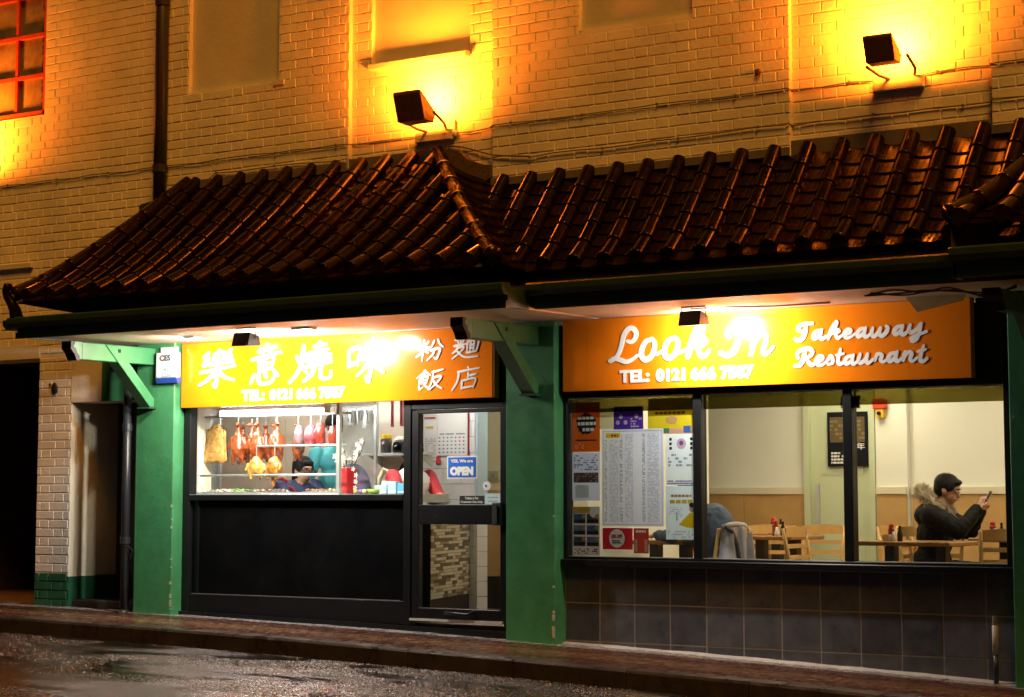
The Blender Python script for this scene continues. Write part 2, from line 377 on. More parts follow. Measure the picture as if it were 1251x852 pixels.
kb=bpy.data.objects.new('kerb',None); COL.objects.link(kb); kb.location=(0,KY,0); tag(kb,kind='structure'); ORG[kb]=Vector((0,KY,0))
KM=mat('wet_kerb_stone',(.035,.030,.028),.34,var=.5,vscale=7,rvar=.15,bump=.35,bscale=60)
x=-9.2
while x<7.5:
    L=.915; mb=MB(); a,b=x+.004,x+L-.004; za,zb=zg(a)-.018+random.uniform(0,.003),zg(b)-.018+random.uniform(0,.003)
    prof=[(KY,-.2),(KY+.004,-.018),(KY+.02,0),(KY+.16,.003),(KY+.16,-.2)]
    vs=[(a,p[0],za+p[1]) for p in prof]+[(b,p[0],zb+p[1]) for p in prof]; n=5
    mb.add(vs,[tuple(range(n))[::-1],tuple(range(n,2*n))]+[(i,(i+1)%n,n+(i+1)%n,n+i) for i in range(n)]); mb.build('kerb_stone',KM,kb); x+=L

# ================================================================ BUILDING
bl=thing('brick_building',(0,.2,0),'cream painted brick building above the tiled shop canopies','building')
PIL=[(-1.60,-.145),(2.45,3.96)]
WIN=(-6.75,-5.225,4.65,6.3)      # red framed window
BLK=[(-3.407,-2.367,4.64,6.6),(.663,1.656,4.675,6.4)]
CB=(-1.40,-.40,4.645,6.4)        # blocked window on the first pilaster
PASS=(-7.2,-5.206,-.5,2.372); ALC=(-4.782,-3.82,-.5,1.956)
SHOP=(-3.38,.1,-.5,2.44); DIN=(.52,4.09,-.5,2.44)
mb=MB(); grid_wall(mb,-14,12,-.5,7.2,[WIN,*BLK,PASS,ALC,SHOP,DIN]+[(a,b,2.46,7.3) for a,b in PIL],.0048,.34)
wall=mb.build('wall',PAINT,bl)
for (a,b) in PIL:
    mb=MB(); grid_wall(mb,a,b,2.46,7.2,[CB],.0548,.335); mb.build('recessed_bay',PAINT,bl)
for h in BLK: B(h[0]+.001,h[1]-.001,.05,.12,h[2],h[3]).build('blocked_window_panel',RENDERP,bl)
B(CB[0]+.001,CB[1]-.001,.10,.16,CB[2],CB[3]).build('blocked_window_panel',RENDERP,bl)
B(CB[0]-.0,CB[1]+.0,-.005,.099,CB[2]-.035,CB[2]+.012).build('window_sill',RENDERP,bl,bevel=.006)
B(-2.42,-2.30,-.012,.04,4.60,4.639).build('window_sill',RENDERP,bl)
# Flemish bond brickwork
RH=.0794; SL,HL,J=.228,.108,.0105; MOD=SL+HL+2*J
def brick_rows(x0,x1,z0,z1,yf,holes,out,seed=0):
    r=int(math.floor((z0-2.02)/RH)); rnd=random.Random(seed+5)
    while True:
        za=2.02+r*RH; zb=za+RH-J
        if za>=z1: break
        za2,zb2=max(za,z0),min(zb,z1)
        if zb2-za2>.02:
            iv=[(x0,x1)]
            for h in holes:
                if za2<h[3]-.01 and zb2>h[2]+.01:
                    nv=[]
                    for a,b in iv:
                        if h[1]<=a or h[0]>=b: nv.append((a,b)); continue
                        if h[0]>a: nv.append((a,h[0]-J*.3))
                        if h[1]<b: nv.append((h[1]+J*.3,b))
                    iv=nv
            for a,b in iv:
                k=math.floor((a-x0)/MOD)-1; x=x0+k*MOD+(MOD/2 if r%2 else 0); seq=0
                while x<b:
                    for L in (SL,HL):
                        p,q=max(x,a),min(x+L,b)
                        if q-p>.03: out.append(((p+q)/2+rnd.uniform(-.001,.001),(za2+zb2)/2+rnd.uniform(-.0012,.0012),q-p,zb2-za2,yf+rnd.uniform(-.0016,.0016),rnd.uniform(-.004,.004)))
                        x+=L+J
        r+=1
def brick_geo(mb,cx,cz,w_,h,yf,tilt,d=.010,c=.0034):
    a,b=w_/2,h/2
    vs=[(cx-a,yf+d,cz-b),(cx+a,yf+d,cz-b),(cx+a,yf+d,cz+b),(cx-a,yf+d,cz+b),
        (cx-a+c*.2,yf+c,cz-b+c*.2),(cx+a-c*.2,yf+c,cz-b+c*.2),(cx+a-c*.2,yf+c,cz+b-c*.2),(cx-a+c*.2,yf+c,cz+b-c*.2),
        (cx-a+c,yf-tilt*a,cz-b+c),(cx+a-c,yf+tilt*a,cz-b+c),(cx+a-c,yf+tilt*a,cz+b-c),(cx-a+c,yf-tilt*a,cz+b-c)]
    mb.add(vs,[(0,1,5,4),(1,2,6,5),(2,3,7,6),(3,0,4,7),(4,5,9,8),(5,6,10,9),(6,7,11,10),(7,4,8,11),(8,9,10,11)])
bricks=[]
H_=[WIN,PASS,ALC,SHOP,DIN,(-4.39,-3.38,1.9,2.46),(-5.21,-4.77,-1,2.372)]+BLK
xs=[-7.4,PIL[0][0],PIL[0][1],PIL[1][0],PIL[1][1],6.2]
brick_rows(xs[0],xs[1],1.9,6.3,0,H_,bricks,1); brick_rows(xs[2],xs[3],2.46,6.0,0,H_,bricks,2); brick_rows(xs[4],xs[5],2.46,5.8,0,H_,bricks,3)
brick_rows(PIL[0][0],PIL[0][1],3.3,6.2,.05,[CB],bricks,4); brick_rows(PIL[1][0],PIL[1][1],3.3,5.8,.05,[],bricks,5)
cxv,cyv=8.94,-13.08
def frame_top(x): return 5.70+(x+5.2)*(4.55-5.70)/9.2
def seen(b):
    x,z=b[0],b[1]
    if not(-5.75<x<4.2): return False
    base=3.82 if -3.4<x<-.4 else (3.62 if x>=-.4 else 2.75+max(0,(x+3.95))*1.6)
    return base<z<frame_top(x)
vis=[b for b in bricks if seen(b)]
vis.sort(key=lambda b:-(b[2]*b[3])/((b[0]-cxv)**2+cyv**2))
single=set(id(b) for b in vis[:300])
def unit_brick(w_,h): 
    mb=MB(); brick_geo(mb,0,0,w_,h,0,.004); return mb.mesh('brick')
cache={}; mbs=MB()
for b in bricks:
    if id(b) in single:
        key=(round(b[2],2),round(b[3],2))
        if key not in cache: cache[key]=unit_brick(*key); cache[key].materials.append(PAINT)
        o=bpy.data.objects.new('brick',cache[key]); COL.objects.link(o); o.parent=bl; o.location=(b[0],b[4]-.2,b[1])
    else: brick_geo(mbs,*b)
o=mbs.build('brickwork',PAINT,bl); o['kind']='stuff'
# red framed window with broken grubby panes
wn=B(WIN[0],WIN[1],.10,.13,WIN[2],WIN[3]).build('window',REDP,bl); 
a,b,c,d=WIN
mb=MB(); 
for q in ((a,b,c,c+.05),(a,b,d-.05,d),(a,a+.05,c,d),(b-.045,b,c,d)): mb.box(q[0],q[1],.02,.12,q[2],q[3])
mb.build('window_frame',REDP,wn)
for x in (-5.66,-6.1,-6.5): B(x-.016,x+.016,.045,.115,c+.03,d-.03).build('glazing_bar',REDP,wn)
for z in (5.04,5.43,5.82): B(a+.03,b-.03,.04,.114,z-.018,z+.018).build('glazing_bar',REDP,wn)
xe=[a+.05,-6.5,-6.1,-5.66,b-.045]; ze=[c+.05,5.04,5.43,5.82,d-.05]
for i in range(4):
    for k in range(4): 
        p=B(xe[i]+.016,xe[i+1]-.016,.075+.004*((i+k)%2),.085+.004*((i+k)%2),ze[k]+.018,ze[k+1]-.018).build('pane',DARKG,wn)
for z0,z1 in ((4.70,5.02),(5.06,5.4),(5.45,5.8)):
    mb=MB(); z=z0
    while z<z1: mb.box(-5.335+random.uniform(-.01,.012),-5.272,.068,.0745,z,min(z1,z+.03)); z+=.03
    mb.build('torn_blind_edge',BLACK,wn)
# passage beside the pier, lintel, alcove
B(-7.2,-5.206,-.004,.30,2.375,2.50).build('lintel',RENDERP,bl)
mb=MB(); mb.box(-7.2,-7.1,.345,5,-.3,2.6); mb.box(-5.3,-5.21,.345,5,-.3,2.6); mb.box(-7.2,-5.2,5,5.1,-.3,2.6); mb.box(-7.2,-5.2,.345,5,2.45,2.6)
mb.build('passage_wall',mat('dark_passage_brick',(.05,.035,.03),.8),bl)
tag(strip([-7.4,-6.3,-5.2],[0.0,1,3,5],lambda x,y: zg(x)+.004+.01*y).build('passage_floor',mat('passage_paving',(.16,.09,.07),.4,var=.4,vscale=5,rvar=.15)),kind='structure')
B(-4.39,-3.82,-.012,.33,1.957,2.46).build('green_panel',GREEN,bl)
B(-4.78,-4.395,-.006,.33,1.957,2.37).build('alcove_header',WHITEP,bl)
AD=mat('dark_alcove_door',(.02,.022,.02),.4)
mb=MB(); mb.box(-4.85,-3.75,.60,.66,-.2,2.1); mb.box(-3.83,-3.78,.345,.6,-.2,2.1); mb.box(-4.78,-3.82,.342,.6,1.957,2.05); mb.build('alcove_lining',AD,bl)
dd=B(-4.70,-3.90,.57,.599,.16,1.94).build('side_door',AD,bl); 
for z in ((.3,.9),(1.0,1.8)): B(-4.58,-4.02,.56,.569,z[0],z[1]).build('door_panel',mat('dark_door_panel',(.03,.032,.03),.3),dd)
# pier
pr=thing('brick_pier',(-4.99,.17,.1),'white painted brick pier with green base beside the dark passage','pier')
B(-5.20,-4.79,.0045,.34,.40,2.37).build('core',WHITEP,pr); B(-4.80,-4.786,.345,.60,.40,1.955).build('side_face',WHITEP,pr)
GB=mat('green_base_paint',(.02,.11,.055),.45,var=.3,vscale=9)
B(-5.21,-4.775,.003,.60,.02,.395).build('green_base',GB,pr)
pb=[]; brick_rows(-5.206,-4.782,.02,2.372,0,[],pb,9)
for b in pb:
    mb=MB(); low=b[1]<.40; brick_geo(mb,b[0],b[1],b[2],b[3],b[4]-(.004 if low else 0),b[5]); mb.build('brick',GB if low else WHITEP,pr)
mb=MB(); mb.box(-4.775,-3.85,.05,.56,.0,.19); mb.top('door_step',mat('dark_step',(.06,.05,.045),.4,var=.3),'dark worn stone step in the alcove beside the pier','step',bevel=.008)
mb=MB()
for i in range(9):
    a=i/8*2*PI; 
mb.ell((-5.0,-.005,2.09),(.045,.016,.055),8); mb.ell((-5.06,-.004,2.13),(.012,.008,.014),6); mb.top('wall_hole',BLACK,'black ragged hole knocked in the white pier below the lintel','hole')

# ================================================================ GREEN PILLARS
def pillar(x0,x1,label):
    t=thing('pillar',((x0+x1)/2,0,zg(x0)-.05),label,'pillar','green painted pillars between the shopfronts')
    B(x0,x1,-.15,.10,zg(x0)-.06,2.44).build('shaft',GREEN,t,bevel=.006)
    rnd=random.Random(int(x0*100))
    mb=MB()
    for i in range(14):
        z=zg(x0)+.03+rnd.random()**2*.9; s=rnd.uniform(.006,.018); mb.prism([(-.1515,z),(-.1505,z+s*1.6),(-.146,z+s*.4)],x1-.007-s,x1+.0012)
    mb.build('chipped_edge',mat('bare_cement_chip',(.4,.36,.3),.8),t)
pillar(-3.82,-3.372,'green painted pillar with the white alarm box, beside the alcove'); pillar(.087,.53,'green painted pillar between the two shopfronts'); pillar(4.085,4.62,'green painted pillar at the vent pipe end of the tiled wall')
def bracket(xc,label,z0=2.39):
    t=thing('canopy_bracket',(xc,-.15,1.86),label,'bracket','green timber brackets holding up the canopy')
    B(xc-.05,xc+.05,-1.02,-.15,2.245,z0).build('beam',GREEN,t,bevel=.006)
    # scrolled nose
    pts=[(-1.02,z0),(-1.10,z0),(-1.115,2.345),(-1.09,2.335),(-1.075,2.30),(-1.05,2.275),(-1.045,2.25),(-1.02,2.245)]
    MB().prism(pts,xc-.05,xc+.05).build('beam_nose',GREEN,t); MB().prism([(-1.118,z0+.002),(-1.15,z0+.002),(-1.15,2.33),(-1.11,2.29),(-1.08,2.235),(-1.048,2.235),(-1.05,2.272),(-1.078,2.298),(-1.093,2.334),(-1.117,2.344)],xc-.055,xc+.055).build('nose_cap',BLACKM,t)
    MB().prism([(-.76,2.385),(-.62,2.385),(-.17,1.95),(-.17,1.88),(-.22,1.88)],xc-.062,xc+.062).build('strut',GREEN,t,bevel=.004)
    MB().cbox((xc+.064,-.60,2.34),(.006,.03,.03)).build('bolt',BLACKM,t)
    mb=MB(); mb.lathe([(.11,-.085),(.115,-.07),(.115,.0)],(xc,-.153,1.93),20,Matrix.Rotation(R(90),3,'X')); mb.build('round_boss',GREEN,t,smooth=False)
    B(xc-.07,xc+.07,-.245,-.15,1.865,1.879).build('shoe',DGREEN,t)
bracket(-3.65,'green timber bracket on the pillar with the alarm box'); bracket(.34,'green timber bracket on the pillar between the shopfronts'); bracket(4.36,'green timber bracket on the pillar past the tiled wall',2.37)

# ================================================================ TILED CANOPIES
def arc_profile(Yt,Zt,Ye,Ze,sag,N=40):
    P=[]
    for i in range(N+1):
        t=i/N; P.append((Yt+(Ye-Yt)*t, Zt+(Ze-Zt)*t-sag*4*t*(1-t)+ (.0 if t<.75 else (t-.75)**2*.55)))
    s=[0]
    for i in range(N): s.append(s[-1]+math.hypot(P[i+1][0]-P[i][0],P[i+1][1]-P[i][1]))
    def at(d):
        d=max(0,min(s[-1]-1e-6,d)); i=0
        while s[i+1]<d: i+=1
        u=(d-s[i])/(s[i+1]-s[i]); y=P[i][0]+(P[i+1][0]-P[i][0])*u; z=P[i][1]+(P[i+1][1]-P[i][1])*u
        j=max(0,min(N-1,i)); ang=math.atan2(P[j][1]-P[j+1][1],P[j][0]-P[j+1][0]); return y,z,ang,(i+u)/N
    return s[-1],at
SP=.262; CL=.2; PL=.125
def cover_mesh():
    mb=MB(); n=9; L=CL+.02
    rows=[(L/2,.0565),(-L/2+.014,.058),(-L/2+.014,.058),(-L/2+.014,.0605),(-L/2+.014,.0605),(-L/2,.061)]; vs=[];fs=[]
    for y,r in rows:
        for k in range(n+1):
            a=R(-25)+R(230)*k/n; vs.append((r*math.cos(a),y,r*math.sin(a)+.016))
    for i in (0,2,4):
        for k in range(n): fs.append((i*(n+1)+k,i*(n+1)+k+1,(i+1)*(n+1)+k+1,(i+1)*(n+1)+k))
    fs.append(tuple((len(rows)-1)*(n+1)+k for k in range(n+1))); mb.add(vs,fs); me=mb.mesh('cover_tile',smooth=False); me.materials.append(TILE)
    for f in list(me.polygons)[:-1]: f.use_smooth=True
    return me
def pan_mesh(w_=.215):
    mb=MB(); n=6; L=PL+.05; vs=[];fs=[]
    for y,dz in ((L/2,0),(-L/2,.0),(-L/2,-.016),(L/2,-.016)):
        for k in range(n+1):
            u=k/n*2-1; vs.append((u*w_/2,y,dz+.020*u*u-.012))
    for i in range(4):
        for k in range(n): fs.append((i*(n+1)+k,i*(n+1)+k+1,((i+1)%4)*(n+1)+k+1,((i+1)%4)*(n+1)+k))
    mb.add(vs,fs); me=mb.mesh('pan_tile',smooth=False); me.materials.append(TILE); return me
COVER=cover_mesh(); PAN=pan_mesh()
ENDC=MB().lathe([(.034,-.008),(.052,-.004),(.057,.006),(.057,.02)],(0,0,0),14,Matrix.Rotation(R(90),3,'X')).mesh('end_disc'); ENDC.materials.append(TILE)
def place(me,name,root,x,y,z,ang,rx=0,sc=1):
    o=bpy.data.objects.new(name,me); COL.objects.link(o); o.parent=root; o.location=Vector((x,y,z))-ORG[root]
    o.rotation_euler=(ang+rx,random.uniform(-.008,.008),random.uniform(-.006,.006)); return o
def slope(root,xs_,LEN,at,x_lo,x_hi,topgap=.0,ycut=None):
    for x in xs_:
        # start distance where this rib meets the hips
        d=0
        while d<LEN and not (x_lo(at(d)[3])-.02<=x<=x_hi(at(d)[3])+.02): d+=.01
        if LEN-d>.1:
            k=0
            while LEN-(k+.5)*CL>d+topgap-.02:
                y,z,a,t=at(LEN-(k+.5)*CL); place(COVER,'cover_tile',root,x,y,z+.012,a,R(-.9)); k+=1
            y,z,a,t=at(LEN-.004); place(ENDC,'tile_end_disc',root,x,y-.012,z+.018,a*.3)
    for x in xs_:
        xp=x+SP/2; d=0
        while d<LEN and not (x_lo(at(d)[3])+.03<=xp<=x_hi(at(d)[3])-.03): d+=.01
        k=0
        while LEN-(k+.5)*PL>d+.01:
            y,z,a,t=at(LEN-(k+.5)*PL+.01); place(PAN,'pan_tile',root,xp,y,z-.010,a,R(-6.5)); k+=1
def hip(root,A,Bp,at,LEN,xf,n,name='hip_tile',r=.064):
    L=[]
    for i in range(n+1):
        y,z,a,t=at(LEN*i/n); L.append(Vector((xf(t),y,z+.045)))
    for i in range(n):
        p,q=L[i],L[i+1]; d=(q-p); mb=MB(); mb.tube([p-d*.02,p+d*.9,p+d*.91,p+d*1.03],[r*.96,r*1.0,r*1.05,r*1.05],12); mb.build(name,TILE,root,smooth=True)
def gutter(root,x0,x1,Y,zt,zb,ret=None):
    mb=MB(); prof=[(Y-.005,zt),(Y-.09,zt),(Y-.105,zt-.012),(Y-.10,zt-.05),(Y-.07,zt-.085),(Y-.005,zt-.085)]
    mb.prism(prof,x0,x1); mb.build('gutter',DGREEN,root)
    B(x0+.02,x1-.02,Y,Y+.035,zb,zt-.01).build('fascia',DGREEN,root); B(x0+.02,x1-.02,Y-.02,Y-.0005,zb-.004,zb+.05).build('fascia_trim',DGREEN,root)
# --- first canopy (left, hipped at both ends)
LC=thing('tiled_canopy',(-1.45,0,2.43),'brown glazed tile canopy hipped at both ends, over the roast meat window','canopy','brown glazed tile canopies')
LEN1,at1=arc_profile(-.02,3.80,-1.44,2.70,.05)
XL=lambda t:-3.36-.60*t; XR=lambda t:-.66+1.52*t
xs1=[-3.80+SP*i for i in range(19)]
slope(LC,xs1,LEN1,at1,XL,XR)
hip(LC,0,0,at1,LEN1,XR,7); hip(LC,0,0,at1,LEN1,XL,7)
mb=MB(); N=12
for i in range(N):
    y0,z0,_,t0=at1(LEN1*i/N); y1,z1,_,t1=at1(LEN1*(i+1)/N)
    mb.quad((XL(t0),y0,z0-.03),(XR(t0),y0,z0-.03),(XR(t1),y1,z1-.03),(XL(t1),y1,z1-.03))
    mb.quad((XL(t0),y0,z0-.03),(XL(t1),y1,z1-.03),(XL(1)-.02,0,z1-.1),(XL(1)-.02,0,z0-.1))
mb.build('roof_deck',DECK,LC)
# right hand hip slope dropping into the valley
V0=Vector((-.20,-.0,3.60)); V1=Vector((.60,-.66,2.76)); nrow=11
for k in range(nrow):
    t0,t1=k/nrow,(k+1)/nrow
    def hp(t): y,z,a,_=at1(LEN1*t); return Vector((XR(t)+.02,y,z+.0))
    a0,a1=hp(t0),hp(min(1,t1+.02)); b0,b1=V0.lerp(V1,t0),V0.lerp(V1,min(1,t1+.02)); up=Vector((.012,0,.022))
    m0=(a0+b0)/2+Vector((0,0,-.02)); m1=(a1+b1)/2+Vector((0,0,-.02))
    mb=MB(); P=[a0,m0,b0,a1+up,m1+up,b1+up]; Q=[p-Vector((0,0,.02)) for p in P]
    mb.add(P+Q,[(0,3,4,1),(1,4,5,2),(6,7,10,9),(7,8,11,10),(3,9,10,4),(4,10,11,5),(0,1,7,6),(1,2,8,7)]); mb.build('hip_pan_tile',TILE,LC)
# flashing at the wall
mb=MB(); mb.box(-3.36,-1.602,-.03,-.002,3.78,3.855); mb.box(-1.598,-.60,.01,.048,3.75,3.885); mb.build('flashing',LEAD,LC)
mb=MB(); mb.prism([(-.60,3.87),(-.45,3.84),(-.36,3.76),(-.22,3.71),(-.15,3.70),(-.15,3.6),(-.3,3.5),(-.6,3.7)],-.03,.047,'y'); mb.build('mortar_fillet',mat('dark_mortar',(.10,.06,.035),.9,var=.4,vscale=20,bump=.5),LC)
gutter(LC,-4.03,.95,-1.36,2.585,2.415)
B(-3.98,-3.945,-1.36,-.02,2.42,2.56).build('side_fascia',DGREEN,LC); mb=MB(); mb.prism([(-4.19,2.575),(-3.985,2.575),(-3.985,2.50),(-4.15,2.49),(-4.19,2.53)],-1.36,-.1,'y'); mb.build('side_gutter',DGREEN,LC)
B(.895,.93,-1.325,-1.09,2.42,2.56).build('side_fascia',DGREEN,LC)
B(-3.94,.893,-1.324,-.004,2.427,2.445).build('soffit',SOFFIT,LC)
# curled finial on the outer corner
c=Vector((-3.97,-1.43,2.71)); pts=[(0,.03,-.16),(-.01,.01,-.06),(-.035,-.01,.0),(-.07,-.02,.05),(-.085,-.025,.10),(-.07,-.02,.135),(-.045,-.02,.13)]
MB().tube([c+Vector(p) for p in pts],[.06,.05,.04,.036,.034,.04,.03],10).build('finial',TILE,LC,smooth=True)
# --- second canopy (long, over the dining window)
RC=thing('tiled_canopy',(2.6,0,2.43),'long brown glazed tile canopy over the orange dining room sign','canopy','brown glazed tile canopies')
LEN2,at2=arc_profile(.0,3.56,-.64,2.75,.015)
xs2=[-.02+SP*i for i in range(20)]
VX=lambda t:-.24+.80*t
slope(RC,xs2,LEN2,at2,VX,lambda t:5.0)
mb=MB()
for i in range(N):
    y0,z0,_,t0=at2(LEN2*i/N); y1,z1,_,t1=at2(LEN2*(i+1)/N); mb.quad((-.3+.8*t0,y0,z0-.04),(6.5,y0,z0-.04),(6.5,y1,z1-.04),(-.3+.8*t1,y1,z1-.04))
mb.build('roof_deck',DECK,RC); B(.5,6.5,-1.03,-.60,2.555,2.60).build('gutter_deck',DECK,RC); B(.5,6.5,-.62,-.595,2.6005,2.70).build('tile_board',DECK,RC)
mb=MB(); mb.box(-.14,2.448,-.03,-.002,3.53,3.59); mb.box(2.452,3.958,.012,.048,3.5,3.64); mb.box(3.962,6,-.03,-.002,3.53,3.59); mb.build('flashing',LEAD,RC)
gutter(RC,.955,6.5,-1.07,2.60,2.425); B(.94,6.5,-1.034,-.004,2.432,2.448).build('soffit',SOFFIT,RC)
# --- third canopy (only its outer corner shows)
TC=thing('tiled_canopy',(5.6,0,2.43),'short brown glazed tile canopy whose curled hip corner overlaps the long one','canopy','brown glazed tile canopies')
LEN3,at3=arc_profile(-.12,3.72,-1.44,2.72,.05)
XL3=lambda t:4.85-.62*t
xs3=[4.30+SP*i for i in range(9)]
slope(TC,xs3,LEN3,at3,XL3,lambda t:7); hip(TC,0,0,at3,LEN3,XL3,7)
mb=MB()
for i in range(N):
    y0,z0,_,t0=at3(LEN3*i/N); y1,z1,_,t1=at3(LEN3*(i+1)/N); mb.quad((XL3(t0),y0,z0-.03),(6.7,y0,z0-.03),(6.7,y1,z1-.03),(XL3(t1),y1,z1-.03)); mb.quad((XL3(t0),y0,z0+.02),(XL3(t1),y1,z1+.02),(XL3(t1),y1,z1-.25),(XL3(t0),y0,z0-.25))
mb.build('roof_deck',DECK,TC); gutter(TC,4.22,6.7,-1.36,2.60,2.42)
B(4.2,4.215,-1.38,-1.18,2.42,2.56).build('side_fascia',DGREEN,TC)

# ================================================================ SIGNS
LOOK= [[(0.0345,[1.148,2.249,1.182,2.243,1.211,2.266,1.221,2.307,1.191,2.343,1.151,2.337,1.115,2.292,1.097,2.227,1.071,2.163,1.035,2.122,0.999,2.105]),(0.0314,[0.99,2.109,1.035,2.125,1.086,2.112,1.134,2.097,1.181,2.108,1.232,2.14])],[(0.0376,[1.362,2.253,1.308,2.242,1.272,2.193,1.266,2.138,1.298,2.106,1.345,2.125,1.374,2.178,1.377,2.232,1.352,2.257]),(0.023,[1.366,2.159,1.398,2.143,1.451,2.169])],[(0.0376,[1.554,2.255,1.504,2.244,1.468,2.195,1.463,2.141,1.495,2.111,1.541,2.131,1.57,2.183,1.573,2.237,1.547,2.259]),(0.023,[1.562,2.162,1.593,2.146,1.654,2.176])],[(0.0418,[1.657,2.112,1.672,2.171,1.7,2.244,1.735,2.312,1.769,2.34]),(0.0272,[1.762,2.342,1.786,2.332,1.783,2.294,1.756,2.246,1.722,2.209]),(0.0314,[1.707,2.182,1.746,2.219,1.785,2.241,1.804,2.221,1.782,2.193,1.733,2.177]),(0.0335,[1.739,2.176,1.752,2.137,1.774,2.115,1.803,2.12,1.832,2.149])],[(0.0356,[2.001,2.242,1.985,2.258,1.995,2.29,2.029,2.317,2.077,2.321,2.124,2.308,2.16,2.324]),(0.0418,[2.089,2.31,2.08,2.238,2.06,2.181,2.031,2.133,1.979,2.113,1.928,2.13])],[(0.0397,[2.207,2.256,2.192,2.191,2.172,2.11]),(0.0314,[2.187,2.17,2.225,2.225,2.266,2.257,2.296,2.239,2.288,2.187,2.266,2.136,2.278,2.109,2.31,2.119,2.348,2.155])]]
TAKE= [[(0.0268,[2.57,2.256,2.543,2.268,2.556,2.296,2.597,2.308,2.658,2.309]),(0.0312,[2.609,2.306,2.599,2.251,2.574,2.205,2.54,2.195,2.52,2.207])],[(0.0268,[2.72,2.256,2.684,2.251,2.659,2.221,2.671,2.201,2.702,2.219,2.725,2.255]),(0.0268,[2.727,2.262,2.712,2.216,2.728,2.196,2.76,2.214])],[(0.029,[2.773,2.196,2.795,2.248,2.822,2.299]),(0.0178,[2.82,2.299,2.84,2.314,2.84,2.287,2.813,2.249]),(0.0223,[2.803,2.228,2.839,2.254,2.858,2.245,2.831,2.224]),(0.0245,[2.828,2.224,2.846,2.197,2.882,2.215])],[(0.0245,[2.898,2.217,2.934,2.228,2.946,2.247,2.92,2.253,2.898,2.23,2.903,2.201,2.933,2.196,2.976,2.22])],[(0.0268,[3.052,2.255,3.017,2.251,2.993,2.221,3.004,2.2,3.035,2.219,3.057,2.255]),(0.0268,[3.059,2.259,3.044,2.215,3.06,2.196,3.093,2.214])],[(0.0268,[3.11,2.255,3.1,2.214,3.119,2.198,3.149,2.221,3.166,2.254]),(0.0268,[3.169,2.254,3.158,2.212,3.179,2.198,3.21,2.222,3.222,2.252,3.21,2.263])],[(0.0268,[3.325,2.26,3.291,2.253,3.267,2.224,3.278,2.203,3.309,2.222,3.33,2.26]),(0.0268,[3.332,2.262,3.318,2.217,3.333,2.199,3.366,2.219])],[(0.0268,[3.385,2.265,3.375,2.227,3.393,2.212,3.427,2.229,3.46,2.268]),(0.0268,[3.465,2.27,3.452,2.22,3.431,2.17,3.403,2.153,3.392,2.171,3.436,2.192,3.504,2.213])]]
REST= [[(0.0312,[2.597,2.118,2.584,2.07,2.556,2.022,2.515,2.015]),(0.0268,[2.54,2.069,2.538,2.107,2.582,2.13,2.633,2.13,2.652,2.105,2.63,2.077,2.594,2.07]),(0.0268,[2.603,2.069,2.625,2.033,2.651,2.017,2.673,2.034])],[(0.0245,[2.68,2.035,2.719,2.049,2.729,2.069,2.705,2.076,2.68,2.049,2.687,2.02,2.721,2.014,2.759,2.036])],[(0.0245,[2.754,2.028,2.789,2.075,2.805,2.05,2.8,2.024,2.771,2.017])],[(0.0268,[2.866,2.118,2.848,2.06,2.847,2.025,2.869,2.017,2.904,2.04]),(0.0201,[2.832,2.08,2.891,2.088])],[(0.0268,[2.955,2.071,2.919,2.063,2.897,2.034,2.911,2.016,2.942,2.034,2.962,2.073]),(0.0268,[2.964,2.077,2.949,2.032,2.965,2.014,2.999,2.034])],[(0.0268,[3.014,2.079,2.999,2.036,3.015,2.019,3.048,2.039,3.067,2.077]),(0.0268,[3.07,2.079,3.057,2.034,3.073,2.016,3.109,2.039])],[(0.0245,[3.122,2.03,3.14,2.074,3.174,2.066,3.164,2.034,3.182,2.019,3.213,2.035])],[(0.0268,[3.276,2.079,3.241,2.072,3.22,2.041,3.233,2.021,3.264,2.041,3.285,2.081]),(0.0268,[3.288,2.085,3.273,2.039,3.288,2.019,3.321,2.039])],[(0.0268,[3.345,2.083,3.33,2.022]),(0.0245,[3.335,2.047,3.372,2.08,3.392,2.068,3.38,2.033,3.396,2.015,3.43,2.037])],[(0.0268,[3.48,2.118,3.455,2.049,3.455,2.019,3.475,2.012,3.503,2.032]),(0.0201,[3.433,2.08,3.495,2.092])]]

